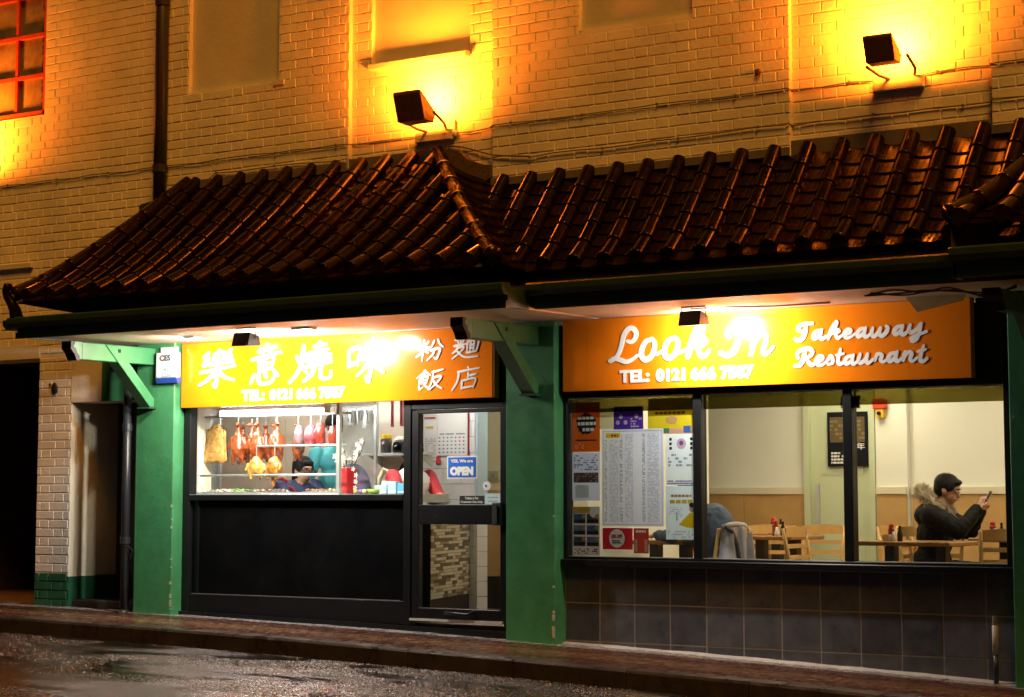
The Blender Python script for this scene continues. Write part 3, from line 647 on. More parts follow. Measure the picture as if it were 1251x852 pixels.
def tel(t,x,z):
    for s,a,b in (('TEL:',0,.255),('0121',.31,.555),('666',.60,.81),('7587',.845,1.115)): put_text('telephone_number',s,x+(a+b)/2,z+.012*0,-.1045,WHITEL,t,width=b-a,height=.096,off=.005,ext=.002)
def rnd_prof(u): return .80+.35*math.sin(PI*min(1,u*1.1))
def brush_prof(u): return 1.25-.55*u if u>.12 else .85+3.3*u
sl=thing('shop_sign',(-1.7,-.06,1.866),'orange fascia sign with white Chinese brush lettering over the roast meat window','sign')
B(-3.338,-.072,-.1,-.02,1.868,2.424).build('panel',ORANGE,sl,bevel=.003)
B(-3.34,-.20,-.118,-.06,2.4255,2.4268).build('top_trim',ALU,sl); B(-.0715,-.06,-.095,-.02,1.868,2.424).build('edge_return',mat('dark_orange_edge',(.45,.12,.01),.4),sl)
CH={'lok':[(50,97,44,86),(36,84,37,58),(36,84,64,87,62,58),(38,71,61,72),(38,58,61,59),(20,93,10,79,23,77,8,60,27,61),(22,69,29,56),(82,93,72,79,85,77,70,60,91,61),(84,69,92,56),(2,41,98,47),(50,56,50,-2,42,5),(48,40,28,20,4,6),(52,40,72,20,99,8)],
'yi':[(50,101,55,92),(22,85,80,90),(36,84,40,74),(66,87,60,74),(4,66,97,73),(30,62,31,34),(30,62,73,65,70,34),(32,49,70,50),(31,35,70,36),(16,25,6,3),(30,26,34,4,50,-3,74,-1,82,14),(50,27,57,13),(78,29,95,12)],
'siu':[(12,69,18,52),(42,74,33,54),(26,94,26,50,16,20,1,1),(27,44,42,20),(66,99,66,74),(53,88,81,91),(46,73,88,77),(54,69,54,50),(43,60,65,62),(41,48,67,51),(82,69,82,50),(70,60,95,62),(69,50,98,52),(40,37,99,42),(60,38,54,14,37,-1),(76,38,76,8,87,-1,101,2,100,18)],
'mei':[(10,77,13,33),(10,77,37,81,34,38),(13,40,35,43),(47,75,92,82),(38,51,99,58),(68,100,68,-5,59,3),(66,50,54,26,37,9),(70,50,82,26,102,9)],
'fen':[(8,85,16,68),(41,90,32,70),(1,57,49,62),(25,98,25,0),(23,56,14,34,1,21),(27,54,45,35),(64,92,58,68,45,49),(78,94,86,72,101,55),(54,45,89,49,86,16,80,0,71,9),(70,46,64,22,45,-1)],
'min':[(3,87,49,91),(26,99,26,62),(2,61,51,65),(14,81,20,70),(39,83,32,70),(22,58,12,40,0,29),(16,50,43,53,30,30,1,5),(14,42,30,22,56,4,102,1),(51,89,101,93),(75,90,68,78),(56,74,57,22),(56,74,97,77,94,24),(68,74,68,26),(82,74,82,26),(69,58,82,58),(69,42,82,42),(57,24,94,25)],
'fan':[(28,99,16,80,-1,65),(28,94,50,73),(26,80,31,71),(12,64,13,9,27,17),(12,64,41,67,39,36),(14,51,39,52),(14,37,39,38),(30,30,50,7),(57,85,98,93),(62,86,60,40,49,3),(64,58,94,61,80,30,55,1),(66,44,80,20,102,1)],
'dim':[(52,99,59,88),(15,81,99,87),(20,82,18,40,1,1),(58,73,58,40),(60,58,90,62),(36,38,38,1),(36,38,88,42,83,3),(38,6,83,8)]}
def character(key,x0,x1,z0,z1,wd,m,slant=.10,dep=.006):
    mb=MB()
    for i,st in enumerate(CH[key]):
        pts=[(x0+(x1-x0)*(st[j]+slant*(st[j+1]-50))/100, z0+(z1-z0)*(st[j+1]+.10*(st[j]-50))/100) for j in range(0,len(st),2)]
        ribbon(mb,pts,wd*(1.0+.12*((i*7)%3-1)),-.1-dep-.0004*i,-.1002,brush_prof,5)
    mb.build('brush_character',m,sl)
for k,x0,x1,z0,z1 in (('lok',-3.12,-2.71,2.05,2.36),('yi',-2.55,-2.21,2.055,2.375),('siu',-2.10,-1.66,2.06,2.37),('mei',-1.54,-1.12,2.055,2.37)): character(k,x0,x1,z0,z1,.032,WHITEL)
for k,x0,x1,z0,z1 in (('fen',-.80,-.545,2.18,2.345),('min',-.445,-.20,2.18,2.355),('fan',-.80,-.545,1.942,2.105),('dim',-.445,-.20,1.94,2.115)): character(k,x0,x1,z0,z1,.0165,SILVER,.10,.004)
tel(sl,-2.643,1.953)
srr=thing('shop_sign',(2.2,-.06,1.888),'orange fascia sign reading Look In Takeaway Restaurant in white script','sign')
B(.574,3.813,-.1,-.02,1.890,2.430).build('panel',ORANGE,srr,bevel=.003); B(.79,.7915,-.1006,-.0995,1.893,2.427).build('panel_joint',mat('sign_joint',(.35,.10,.01),.5),srr)
B(.56,3.62,-.125,-.06,2.4312,2.4318).build('top_trim',ALU,srr)
def script(lets,d,nm):
    for L in lets:
        mb=MB()
        for i,(wd,q) in enumerate(L): ribbon(mb,[(q[j],q[j+1]) for j in range(0,len(q),2)],wd*.99,-.1-d-.0004*i,-.1002,rnd_prof,6)
        mb.build(nm,WHITEL,srr)
script(LOOK,.006,'script_letter'); script(TAKE,.004,'script_letter'); script(REST,.004,'script_letter')
tel(srr,1.078,1.988)
B(3.816,4.083,-.012,.0,1.86,2.43).build('blank_end_board',BLACK,srr)

# ================================================================ FLOODLIGHTS ON THE WALL (sodium)
SOD=(1.0,.175,.008)
SODE=emis('sodium_lamp_glass',(1.0,.40,.04),22)
def flood(x,z,yw,label,energy=150,s=1.0):
    t=thing('wall_floodlight',(x,yw,z-.2),label,'floodlight','sodium floodlights on the brick wall')
    y=yw; prof=[(-.12,.13),(.12,-.045),(.09,-.09),(.08,-.135),(-.06,-.125),(-.08,-.06),(-.13,.10)]; prof=[(y-.28+a*s,z+b*s) for a,b in prof]
    MB().prism(prof,x-.145*s,x+.145*s).build('housing',RUST,t,bevel=.006)
    n=Vector((0,.175,.24)).normalized(); c=Vector((x,y-.28,z+.0425*s))
    Mx=Matrix.Rotation(math.atan2(-.175,.24),3,'X'); MB().cbox(c+n*.004,(.25*s,.26*s,.006),Mx).build('lamp_glass',SODE,t)
    mb=MB(); mb.tube([(x+.17,y-.26,z-.05),(x+.17,y-.12,z-.12),(x+.12,y-.02,z-.15)],.012,6); mb.build('mounting_arm',RUST,t); MB().tube([(x-.13,y-.26,z-.1),(x-.1,y-.12,z-.14),(x-.05,y-.02,z-.16)],.012,6).build('mounting_arm',RUST,t)
    B(x-.18,x+.19,y-.045,y-.001,z-.235,z-.15).build('mounting_board',PAINT,t,bevel=.004)
    lamp('floodlight_light','AREA',c+n*.016+Vector((0,.02,0)),(0,.80,.60),energy,SOD,t,.22,.20)
flood(-.735,4.19,.05,'brown sodium floodlight under the sill of the blocked window',70,.93); flood(3.275,4.155,.05,'brown sodium floodlight on the pilaster over the dining room sign',66,.74); flood(-6.18,4.27,0,'brown sodium floodlight below the red framed window',80)

# ================================================================ SIGN SPOTLIGHTS AND SOFFIT LIGHTS
def sign_spot(x,y,z,label,energy,aim,open_=False):
    t=thing('sign_spotlight',(x,y,z-.08),label,'spotlight','black spotlights lighting the fascia signs')
    mb=MB(); mb.prism([(y-.055,z+.045),(y+.055,z+.02),(y+.075,z-.05),(y-.085,z-.062)],x-.085,x+.085); mb.build('housing',BLACKM,t,bevel=.004)
    e=emis('sign_lamp_glass_%d'%int(x*10),(1,.97,.88),14); d=Vector(aim).normalized()
    mb=MB(); mb.add([(x-.075,y+.0605,z+.012),(x+.075,y+.0605,z+.012),(x+.075,y+.078,z-.044),(x-.075,y+.078,z-.044)],[(0,1,2,3)]); mb.build('lamp_glass',e,t)
    mb=MB(); mb.tube([(x-.095,y,z+.0),(x-.095,y-.01,2.426),(x+.095,y-.01,2.426),(x+.095,y,z+.0)],.006,6); mb.build('hanging_yoke',mat('brown_yoke',(.12,.06,.03),.5),t)
    lamp('sign_light','AREA',(x,y+.095,z-.012),aim,energy,(1,.96,.86),t,.15,.07)
sign_spot(-1.80,-1.0,2.34,'black spotlight on a wire yoke over the Chinese lettered sign',44,(-.25,.90,-.30))
sign_spot(1.96,-.55,2.352,'black spotlight hung in front of the script lettered sign',34,(.16,.90,-.34))
LW=emis('soffit_lamp_diffuser',(1,.92,.78),60)
def soffit_light(x,y,label,energy,aim=(0,.25,-1)):
    t=thing('soffit_light',(x,y,2.40),label,'light','small oblong lights under the canopy')
    B(x-.09,x+.09,y-.05,y+.05,2.405,2.4265).build('body',ALU,t); B(x-.07,x+.07,y-.04,y+.04,2.4,2.4045).build('diffuser',LW,t)
    lamp('soffit_lamp','AREA',(x,y,2.392),aim,energy,(1,.92,.78),t,.14,.08)
soffit_light(-1.40,-.78,'small lit oblong soffit light past the wire yoke spotlight',15); soffit_light(-2.78,-.6,'small lit oblong soffit light beside the alarm box end of the canopy',19,(-.75,.2,-.65))
mb=MB(); mb.tube([(1.86,-.42,2.425),(2.15,-.42,2.425),(2.5,-.35,2.42),(2.9,-.33,2.424)],.007,6); mb.top('conduit',mat('red_brown_conduit',(.25,.06,.03),.5),'reddish conduit run along the soffit behind the sign spotlight','conduit')
# hanging board and wires by the far pillar
mb=MB(); mb.prism([(3.44,2.431),(3.86,2.431),(3.84,2.39),(3.52,2.33)],-.30,-.285,'y'); mb.top('loose_board',mat('plywood_offcut',(.52,.34,.13),.6,var=.2,vscale=12),'loose plywood board hanging from the soffit at the end of the sign','board')
rnd=random.Random(3)
for i in range(3):
    p=[(3.4+.2*k+rnd.uniform(-.03,.03),-.74-.06*i,2.43-.03*abs(math.sin(k*1.3+i))-(.05 if k==4 else 0)) for k in range(6)]
    MB().tube([tuple(v) for v in catmull([Vector(q) for q in p],4)],.006,5).top('loose_wire',BLACK,['thin black wire drooping under the canopy gutter by the loose board','black wire looped behind the plywood board','innermost black wire tangled near the far pillar'][i],'wire')

# ================================================================ WALL FITTINGS
ab=thing('alarm_box',(-3.42,-.15,2.08),'white burglar alarm box with blue foot on the green pillar','alarm')
B(-3.545,-3.30,-.205,-.15,2.125,2.345).build('cover',mat('alarm_white',(.50,.53,.56),.4),ab,bevel=.008)
MB().prism([(-.207,2.124),(-.15,2.124),(-.15,2.082),(-.19,2.082)],-3.545,-3.30).build('foot',mat('alarm_blue',(.02,.05,.32),.35),ab)
B(-3.50,-3.33,-.19,-.15,2.346,2.39).build('top_bracket',mat('alarm_grey',(.5,.52,.54),.5),ab)
put_text('lettering','CES',-3.435,2.297,-.2062,BLACK,ab,width=.13,height=.05,off=.004,ext=.0006); B(-3.487,-3.482,-.2072,-.2058,2.278,2.316).build('red_mark',mat('alarm_red',(.6,.02,.02),.5),ab)
GR=mat('grey_print',(.18,.22,.28),.6)
put_text('lettering','420',-3.405,2.196,-.2062,GR,ab,width=.09,height=.032,off=.001,ext=.0006); put_text('lettering','2268',-3.415,2.150,-.2062,GR,ab,width=.12,height=.032,off=.001,ext=.0006)
for k in range(3): put_text('small_print','ooo',-3.425,2.262-.018*k,-.2062,mat('faint_print',(.5,.6,.75),.6),ab,width=.05,height=.009,ext=.0005)
dp=thing('downpipe',(-3.885,-.2,.1),'black cast iron downpipe against the green pillar, with a wire loose at its clip','downpipe')
MB().tube([(-3.885,-.19,.11),(-3.885,-.19,2.26)],.036,12).build('pipe',PIPE,dp,smooth=True)
for z in (.70,1.68): MB().tube([(-3.885,-.19,z),(-3.885,-.19,z+.06)],.044,12).build('collar',PIPE,dp); 
MB().tube([(-3.86,-.22,.69),(-3.80,-.23,.68),(-3.78,-.2,.64),(-3.82,-.2,.57)],.005,5).build('loose_wire',PIPE,dp); MB().tube([(-3.885,-.19,.12),(-3.885,-.22,.10),(-3.885,-.27,.09)],.037,12).build('shoe',PIPE,dp)
up=thing('downpipe',(-3.66,-.07,3.2),'tall dark rainwater pipe on the brick wall above the hipped canopy','downpipe')
MB().tube([(-3.66,-.075,2.9),(-3.66,-.075,7.1)],.058,14).build('pipe',mat('dark_brown_pipe',(.03,.02,.014),.45),up,smooth=True)
for z in (3.95,5.45): MB().tube([(-3.66,-.075,z),(-3.66,-.075,z+.07)],.068,14).build('collar',MATS['dark_brown_pipe'],up)
CABM=mat('dark_cable',(.16,.12,.08),.7)
def cable(z,x0,x1,label,dips=None,r=.0048):
    p=[];x=x0; rn=random.Random(int(z*100))
    offs=[(PIL[0][0],PIL[0][1]),(PIL[1][0],PIL[1][1])]
    def yy(x): return .043-r if any(a<=x<=b for a,b in offs) else -.008-r
    xs_=sorted([x0+i*.22 for i in range(int((x1-x0)/.22)+1)]+[q for a,b in offs for q in (a-.006,a+.008,b-.008,b+.006) if x0<q<x1])
    pts=[(q,yy(q),z+rn.uniform(-.008,.008)+(dips(q) if dips else 0)) for q in xs_]
    t=thing('wall_cable',((x0+x1)/2,0,z),label,'cable'); MB().tube(pts,r,6).build('cable',CABM,t)
    for q in pts[::3]: MB().cbox((q[0],q[1]-.003,q[2]),(.014,.012,.018)).build('clip',CABM,t)
cable(4.015,-7.0,5.6,'upper thin cable clipped along the brick wall, passing the floodlights',lambda x:-.03*math.exp(-((x+.42)/.15)**2)-.03*math.exp(-((x-3.2)/.12)**2))
cable(3.90,-3.05,-.6,'short cable just above the tiles of the hipped canopy',lambda x:-.01*(x+3.05)); cable(3.735,.22,5.6,'lower thin cable clipped above the long canopy',lambda x:.009*(x-.2))
MB().tube([(-.6,.035,3.905),(-.45,.033,3.88),(-.2,.03,3.80),(-.13,-.015,3.78),(.0,-.017,3.76),(.22,-.017,3.735)],.0075,6).top('wall_cable',CABM,'slack cable sloping from the hip ridge to the lower cable','cable')
MB().tube([(-3.05,-.017,3.905),(-3.15,-.02,3.84),(-3.24,-.03,3.78)],.005,5).top('wall_cable',CABM,'cable end dropping to the corner of the flashing','cable')
mb=MB(); mb.ell((-.54,.03,4.0),(.03,.022,.03),8); mb.box(-.555,-.535,.03,.05,4.0,4.11); mb.top('junction_knob',PAINT,'small painted cable junction below the floodlight under the sill','junction')
mb=MB(); mb.lathe([(.022,0),(.026,.006),(.024,.018),(.012,.022)],(2.205,-.002,4.165),10,Matrix.Rotation(R(90),3,'X')); mb.top('wall_stub',RUST,'small dark metal stub on the brick wall above the long canopy','stub')
B(-5.9,-5.32,-.03,-.0,3.22,3.27).top('wall_ledge',RENDERP,'short painted ledge on the wall above the passage','ledge',bevel=.004)
vp=thing('vent_pipe',(3.918,-.05,-.1),'grey and white capped vent pipe rising against the black wall tiles','pipe')
MB().tube([(3.918,-.055,-.13),(3.918,-.055,.07)],.017,10).build('lower_pipe',PIPE,vp,smooth=True); MB().tube([(3.918,-.055,.07),(3.918,-.055,.26)],.021,10).build('sleeve',mat('dirty_white_sleeve',(.5,.45,.38),.5,var=.3,vscale=20),vp,smooth=True); MB().tube([(3.918,-.055,.26),(3.918,-.055,.32)],.018,10).build('cap',mat('grey_cap',(.2,.18,.16),.6),vp)

# ================================================================ LEFT SHOPFRONT
sf=thing('shopfront',(-2.1,0,.1),'black framed takeaway shopfront with low window over a black stall panel','shopfront')
FR=BLACKM
B(-3.37,-.935,.012,.05,zg(-2)-.1,1.095).build('stall_panel',BLACKP,sf)
for q in ((-3.37,-3.29,-.03,.06,.06,2.40),(-.985,-.912,-.03,.06,.06,2.40),(-3.289,-.986,-.035,.06,1.075,1.122),(-3.289,-.986,-.015,.055,.10,.28),(-.0125,.086,-.03,.06,.0,2.40),(-.911,-.013,-.03,.06,1.795,2.40),(-3.289,-.986,-.01,.06,1.93,2.40)):
    B(*q).build('frame_rail',FR,sf,bevel=.004)
B(-3.26,-1.02,-.0165,-.0155,.283,.287).build('panel_bead',mat('worn_edge',(.2,.2,.21),.4),sf)
B(-3.22,-3.205,.0,.011,.29,1.07).build('panel_bead',FR,sf)
B(-3.288,-.987,.022,.028,1.123,1.929).build('pane',GLASS,sf)
MB().prism([(-.035,1.1225),(-.035,1.1275),(.02,1.1275),(.02,1.1225)],-3.285,-.99).build('sill_strip',ALU,sf)
B(-3.37,.087,-.10,-.031,zg(-3)-.1,zg(-3)-.09).build('threshold',ALU,sf)
mb=MB(); vs=[]
for x in (-3.37,.087): z=zg(x)
mb.add([(-3.37,-.06,zg(-3.37)-.05),(.086,-.06,zg(.09)-.05),(.086,-.032,zg(.09)-.05),(-3.37,-.032,zg(-3.37)-.05),(-3.37,-.06,.135),(.086,-.06,.075),(.086,-.032,.075),(-3.37,-.032,.135)],[(0,3,2,1),(4,5,6,7),(0,1,5,4),(1,2,6,5),(2,3,7,6),(3,0,4,7)]); mb.build('plinth',BLACKM,sf)
dr=thing('entrance_door',(-.46,0,.13),'black framed glass entrance door with a blue open sign','door')
for q in ((-.908,-.842,-.02,.045,.15,1.79),(-.056,-.0155,-.02,.045,.15,1.79),(-.8415,-.0565,-.02,.045,1.762,1.79),(-.8415,-.0565,-.022,.045,.889,1.042),(-.8415,-.0565,-.02,.045,.15,.236)): B(*q).build('door_rail',FR,dr,bevel=.004)
B(-.8415,-.0565,.012,.018,1.043,1.761).build('pane',GLASS,dr); B(-.8415,-.0565,.012,.018,.237,.888).build('pane',GLASS,dr)
B(-.908,-.0155,-.045,-.021,.135,.152).build('threshold_bar',mat('bright_threshold',(.75,.75,.74),.3,metal=.5),dr)
hd=B(-.105,-.02,-.062,-.0225,.885,1.06).build('handle_plate',mat('dark_grey_plastic',(.05,.05,.055),.35),dr,bevel=.006); B(-.085,-.05,-.075,-.0625,.90,1.04).build('pull_grip',MATS['dark_grey_plastic'],hd)
MB().tube([(-.56,-.03,.205),(-.55,-.06,.205),(-.33,-.065,.195),(-.30,-.035,.215)],.014,8).build('pull_bar',BLACKM,dr,smooth=True); MB().ell((-.30,-.045,.212),(.018,.02,.02),8).build('bar_knob',BLACKM,dr)
# glass notices
BLUE=mat('open_sign_blue',(.01,.13,.62),.4)
os_=thing('open_sign',(-.434,.004,1.24),'blue and white sign reading YES We are OPEN on the door glass','sign')
B(-.578,-.290,.004,.010,1.246,1.424).build('backing',WHITE,os_); B(-.567,-.301,.001,.0035,1.257,1.413).build('blue_field',BLUE,os_)
put_text('lettering','OPEN',-.434,1.305,-.0005,WHITE,os_,width=.225,height=.072,off=.008,ext=.0006); put_text('lettering','YES, We are',-.434,1.382,-.0005,WHITE,os_,width=.215,height=.030,off=.004,ext=.0006)
tn=thing('toilet_notice',(-.338,.004,1.044),'small black notice about customer toilets on the door glass','notice')
B(-.457,-.222,.004,.009,1.045,1.112).build('plate',BLACK,tn); put_text('lettering','Toilets is For',-.34,1.094,.0032,WHITE,tn,width=.13,height=.020,off=.002,ext=.0005); put_text('lettering','Customer Use Only',-.34,1.063,.0032,WHITE,tn,width=.21,height=.021,off=.002,ext=.0005)
st=B(-.212,-.066,.004,.009,1.046,1.13).top('glass_sticker',mat('pale_blue_paper',(.55,.72,.76),.6),'pale blue paper notice beside the toilet notice on the door','notice')
for k in range(2): put_text('small_print','------',-.14,1.10-.03*k,.0032,GR,st,width=.09,height=.006,ext=.0004)
rs=MB().lathe([(.034,0),(.035,.004)],(-.20,.010,1.19),18,Matrix.Rotation(R(90),3,'X')).top('glass_sticker',WHITE,'round white sticker with a blue mark on the door glass','sticker'); MB().lathe([(.011,0),(.011,.002)],(-.205,.0052,1.188),8,Matrix.Rotation(R(90),3,'X')).build('blue_mark',BLUE,rs)

# ================================================================ DINING WINDOW AND TILED STALL RISER
dw=thing('dining_window',(2.3,0,.1),'black framed three pane dining room window below the script sign','window')
for q in ((.531,.566,-.03,.06,.60,2.40),(4.0,4.084,-.03,.06,.60,2.40),(.567,3.999,-.03,.06,1.846,2.40),(.567,3.999,-.03,.06,.60,.658)): B(*q).build('frame_rail',FR,dw,bevel=.004)
for x in (1.683,2.871): B(x-.034,x+.034,-.03,.06,.6585,1.8455).build('mullion',FR,dw,bevel=.004)
B(.531,4.084,-.075,-.031,.588,.640).build('sill',FR,dw,bevel=.006)
for a,b in ((.567,1.648),(1.718,2.836),(2.906,3.999)):
    B(a,b,.012,.018,.659,1.845).build('pane',GLASS,dw); B(a+.004,b-.004,.0035,.0055,1.735,1.838).build('tinted_film',FILM,dw); B(a,b,-.012,.011,1.8385,1.8445).build('head_bead',WHITE,dw); B(a,b,-.012,.011,.6595,.662).build('foot_bead',mat('grey_bead',(.35,.34,.33),.5),dw)
B(2.80,2.94,.024,.045,1.715,1.80).build('blind_bracket',mat('pale_green_plastic',(.4,.6,.5),.5),dw)
tw=thing('tiled_stall_riser',(2.3,0,-.2),'black tiled stall riser wall under the dining window','wall')
mb=MB(); mb.box(.531,4.084,-.0014,.12,-.5,.587); mb.build('grout_bed',GROUT,tw)
xe=[.531,.836,1.136,1.436,1.736,2.036,2.336,2.636,2.936,3.236,3.536,3.839,4.084]
rows=[(.3195,.586),(.0375,.3125),(None,.0305)]
for i in range(12):
    for zb,zt in rows:
        if zb is None: zb=zg((xe[i]+xe[i+1])/2)-.05
        if zt-zb<.02: continue
        a,b=xe[i]+.0036,xe[i+1]-.0036; yj=random.uniform(-.001,.001)
        mb=MB(); c=.003; vs=[(a,.004,zb),(b,.004,zb),(b,.004,zt),(a,.004,zt),(a+c,-.004+yj,zb+c),(b-c,-.004+yj,zb+c),(b-c,-.004-yj,zt-c),(a+c,-.004-yj,zt-c)]
        mb.add(vs,[(4,5,6,7),(0,1,5,4),(1,2,6,5),(2,3,7,6),(3,0,4,7)]); mb.build('wall_tile',BTILE,tw)
mb=MB(); rr=random.Random(4); n=24
vs=[];
for i in range(n+1):
    x=.53+3.6*i/n; z=zg(x); yo=-.05-rr.uniform(0,.03); vs+=[(x,yo,z-.002),(x,-.004,z+.012+rr.uniform(0,.006)),(x,-.004,z-.02)]
mb.add(vs,[(3*i+k,3*i+3+k,3*i+3+(k+1)%3,3*i+(k+1)%3) for i in range(n) for k in range(2)]); mb.top('mortar_fillet',mat('pale_mortar',(.42,.42,.43),.6,var=.3,vscale=14),'rough pale mortar fillet along the foot of the black tiles','mortar')

# ================================================================ POSTERS ON THE DINING WINDOW
PY_=.032
def col(n,c,r=.55):
    if n in MATS: return MATS[n]
    m=bpy.data.materials.new(n); MATS[n]=m; m.use_nodes=True; nn=m.node_tree.nodes; l=m.node_tree.links; nn.remove(nn['Principled BSDF'])
    d=nn.new('ShaderNodeBsdfDiffuse'); t=nn.new('ShaderNodeBsdfTranslucent'); mx=nn.new('ShaderNodeMixShader'); mx.inputs[0].default_value=.5
    d.inputs[0].default_value=(*c,1); t.inputs[0].default_value=(*[min(1,v*1.15) for v in c],1); l.new(d.outputs[0],mx.inputs[1]); l.new(t.outputs[0],mx.inputs[2]); l.new(mx.outputs[0],nn['Material Output'].inputs[0]); return m
def bars(t,x0,x1,z0,z1,rows,m,fill=.62,seed=0,y=None,nm='printed_text',gw=(.3,1.3)):
    rn=random.Random(seed); mb=MB(); h=(z1-z0)/rows; y=y if y else PY_-.0012
    for r in range(rows):
        x=x0; z=z0+(r+.5)*h
        while x<x1-h*.3:
            w_=min(x1-x,h*rn.uniform(*gw)); 
            if rn.random()<fill: mb.quad((x,y,z-h*.3),(x+w_,y,z-h*.3),(x+w_,y,z+h*.3),(x,y,z+h*.3))
            x+=w_+h*.18
    if mb.v: mb.build(nm,m,t)
def poster(x0,x1,z0,z1,m,label,cat='poster',dy=0):
    t=thing('poster',((x0+x1)/2,PY_+dy,z0),label,cat,'posters stuck inside the dining window'); B(x0,x1,PY_+dy,PY_+dy+.0015,z0,z1).build('sheet',m,t); return t
def disc(t,nm,x,z,r,m,y=None,sz=1,n=20,jit=0):
    y=y if y else PY_-.001; mb=MB(); rn=random.Random(int(x*1000)); mb.add([(x+(r+rn.uniform(-jit,jit))*math.cos(2*PI*k/n),y,z+sz*(r+rn.uniform(-jit,jit))*math.sin(2*PI*k/n)) for k in range(n)],[tuple(range(n))]); mb.build(nm,m,t)
def rect(t,nm,x0,x1,z0,z1,m,y=None):
    y=y if y else PY_-.0008; MB().quad((x0,y,z0),(x1,y,z0),(x1,y,z1),(x0,y,z1)).build(nm,m,t)
INK=col('poster_ink',(.03,.03,.04)); PPR=col('poster_paper',(.70,.76,1.0)); GLD=col('poster_gold',(.62,.46,.10)); REDI=col('poster_red',(.55,.05,.08))
p=poster(.573,.819,1.44,1.815,col('poster_orange',(.62,.20,.02)),'orange poster with a black ink splash and white lettering')
disc(p,'ink_splash',.70,1.655,.085,INK,jit=.014,n=26,sz=.95)
for i,z in enumerate((1.70,1.655,1.61)): bars(p,.625,.785,z-.022,z+.018,1,WHITE,.9,i,PY_-.002,gw=(.5,.9))
rect(p,'printed_band',.60,.79,1.523,1.533,INK); bars(p,.60,.68,1.462,1.51,3,col('poster_pale',(.75,.55,.35)),.6,4)
p=poster(.573,.817,1.075,1.436,PPR,'pale blue poster with a wide crowd photograph and a map')
bars(p,.59,.80,1.30,1.42,7,col('poster_blue',(.10,.16,.45)),.6,5); rect(p,'photo_strip',.585,.805,1.21,1.285,col('crowd_photo',(.16,.10,.09))); bars(p,.585,.805,1.212,1.283,4,col('crowd_photo_light',(.45,.32,.24)),.4,6,PY_-.0016); rect(p,'map',.60,.72,1.095,1.19,col('map_paper',(.62,.66,.62)))
p=poster(.573,.815,.664,1.03,col('flyer_paper',(.60,.58,.60)),'photo flyer with six small town views under a gold band')
rect(p,'gold_band',.575,.73,.98,1.028,GLD); disc(p,'badge',.765,.985,.038,WHITE)
for i in range(6):
    x=.583+(i%2)*.118; z=.905-(i//2)*.085; rect(p,'photo',x,x+.105,z,z+.07,col('view_photo_%d'%(i%3),[(.08,.16,.36),(.10,.10,.16),(.13,.20,.40)][i%3])); rect(p,'photo_ground',x,x+.105,z,z+.028,col('view_ground',(.06,.05,.04)),PY_-.0012); disc(p,'gold_dot',x+.088,z+.05,.017,GLD,PY_-.0016,n=10)
bars(p,.59,.80,.675,.72,3,INK,.4,9)
p=poster(.8195,.938,1.606,1.762,col('cream_sheet',(.70,.68,.50)),'blank cream sheet between the orange and purple posters','paper')
p=poster(.94,1.197,1.60,1.775,col('poster_purple',(.13,.04,.42)),'small purple poster with round white icons')
for x,z in ((1.005,1.70),(.978,1.655),(1.045,1.655),(1.14,1.70)): disc(p,'icon',x,z,.017,col('icon_white',(.7,.65,.6)),n=12)
bars(p,1.09,1.185,1.615,1.69,4,col('icon_white',(.7,.65,.6)),.6,11)
p=poster(.838,1.372,.885,1.604,col('menu_paper',(.78,.82,.98),.25),'tall pale menu sheet with three columns of small print','menu',-.004)
YM=PY_-.0052; b_=MB()
for q in ((.85,1.36,.897,.900),(.85,1.36,1.588,1.591),(.85,.853,.9,1.588),(1.357,1.36,.9,1.588)): b_.quad((q[0],YM,q[2]),(q[1],YM,q[2]),(q[1],YM,q[3]),(q[0],YM,q[3]))
b_.build('border',col('menu_blue',(.2,.25,.45)),p); rect(p,'yellow_header',.875,1.0,1.54,1.578,col('menu_yellow',(.75,.62,.04)),YM); bars(p,.92,.985,1.545,1.573,1,REDI,.9,3,YM-.0006,gw=(.7,.9))
MG=col('menu_grey',(.52,.55,.68)); MG2=col('menu_dark',(.30,.32,.45))
for x0,x1,m,s in ((.862,.885,MG2,1),(.905,.985,MG,2),(.995,1.02,MG2,3),(1.04,1.11,MG,4),(1.19,1.215,MG2,5),(1.235,1.335,MG,6)): bars(p,x0,x1,.915,1.53 if s<3 else 1.57,62,m,.7,20+s,YM)
p=poster(1.238,1.626,1.563,1.826,col('poster_yellow',(.66,.56,.03)),'yellow poster with dark title characters and a gold cloud')
bars(p,1.30,1.58,1.70,1.735,1,col('title_brown',(.20,.10,.03)),.95,31,gw=(.85,.95)); disc(p,'cloud',1.44,1.665,.05,col('cloud_gold',(.55,.36,.16)),jit=.006,sz=.6,n=24); rect(p,'skyline',1.33,1.62,1.565,1.60,col('skyline_pink',(.65,.40,.40))); rect(p,'skyline_blue',1.54,1.60,1.57,1.62,col('skyline_blue',(.06,.16,.5)),PY_-.0012); rect(p,'skyline_green',1.36,1.42,1.57,1.605,col('skyline_green',(.08,.3,.14)),PY_-.0012)
p=poster(1.39,1.63,1.188,1.560,col('pale_sheet',(.78,.85,.95)),'pale poster with a round purple emblem and a lilac skyline')
disc(p,'emblem',1.52,1.49,.04,col('emblem_ring',(.62,.45,.55))); disc(p,'emblem_core',1.52,1.495,.018,col('emblem_purple',(.2,.1,.45)),PY_-.0016)
for x in (1.43,1.605): bars(p,x-.011,x+.011,1.44,1.54,3,INK,.95,int(x*100),gw=(.6,.7))
bars(p,1.41,1.615,1.32,1.42,4,MG2,.6,41); bars(p,1.40,1.62,1.192,1.225,2,col('lilac',(.22,.18,.5)),.85,42)
p=poster(1.386,1.632,.792,1.182,col('pale_sheet_blue',(.74,.84,.98)),'pale blue poster with gold title and a figure in a yellow top')
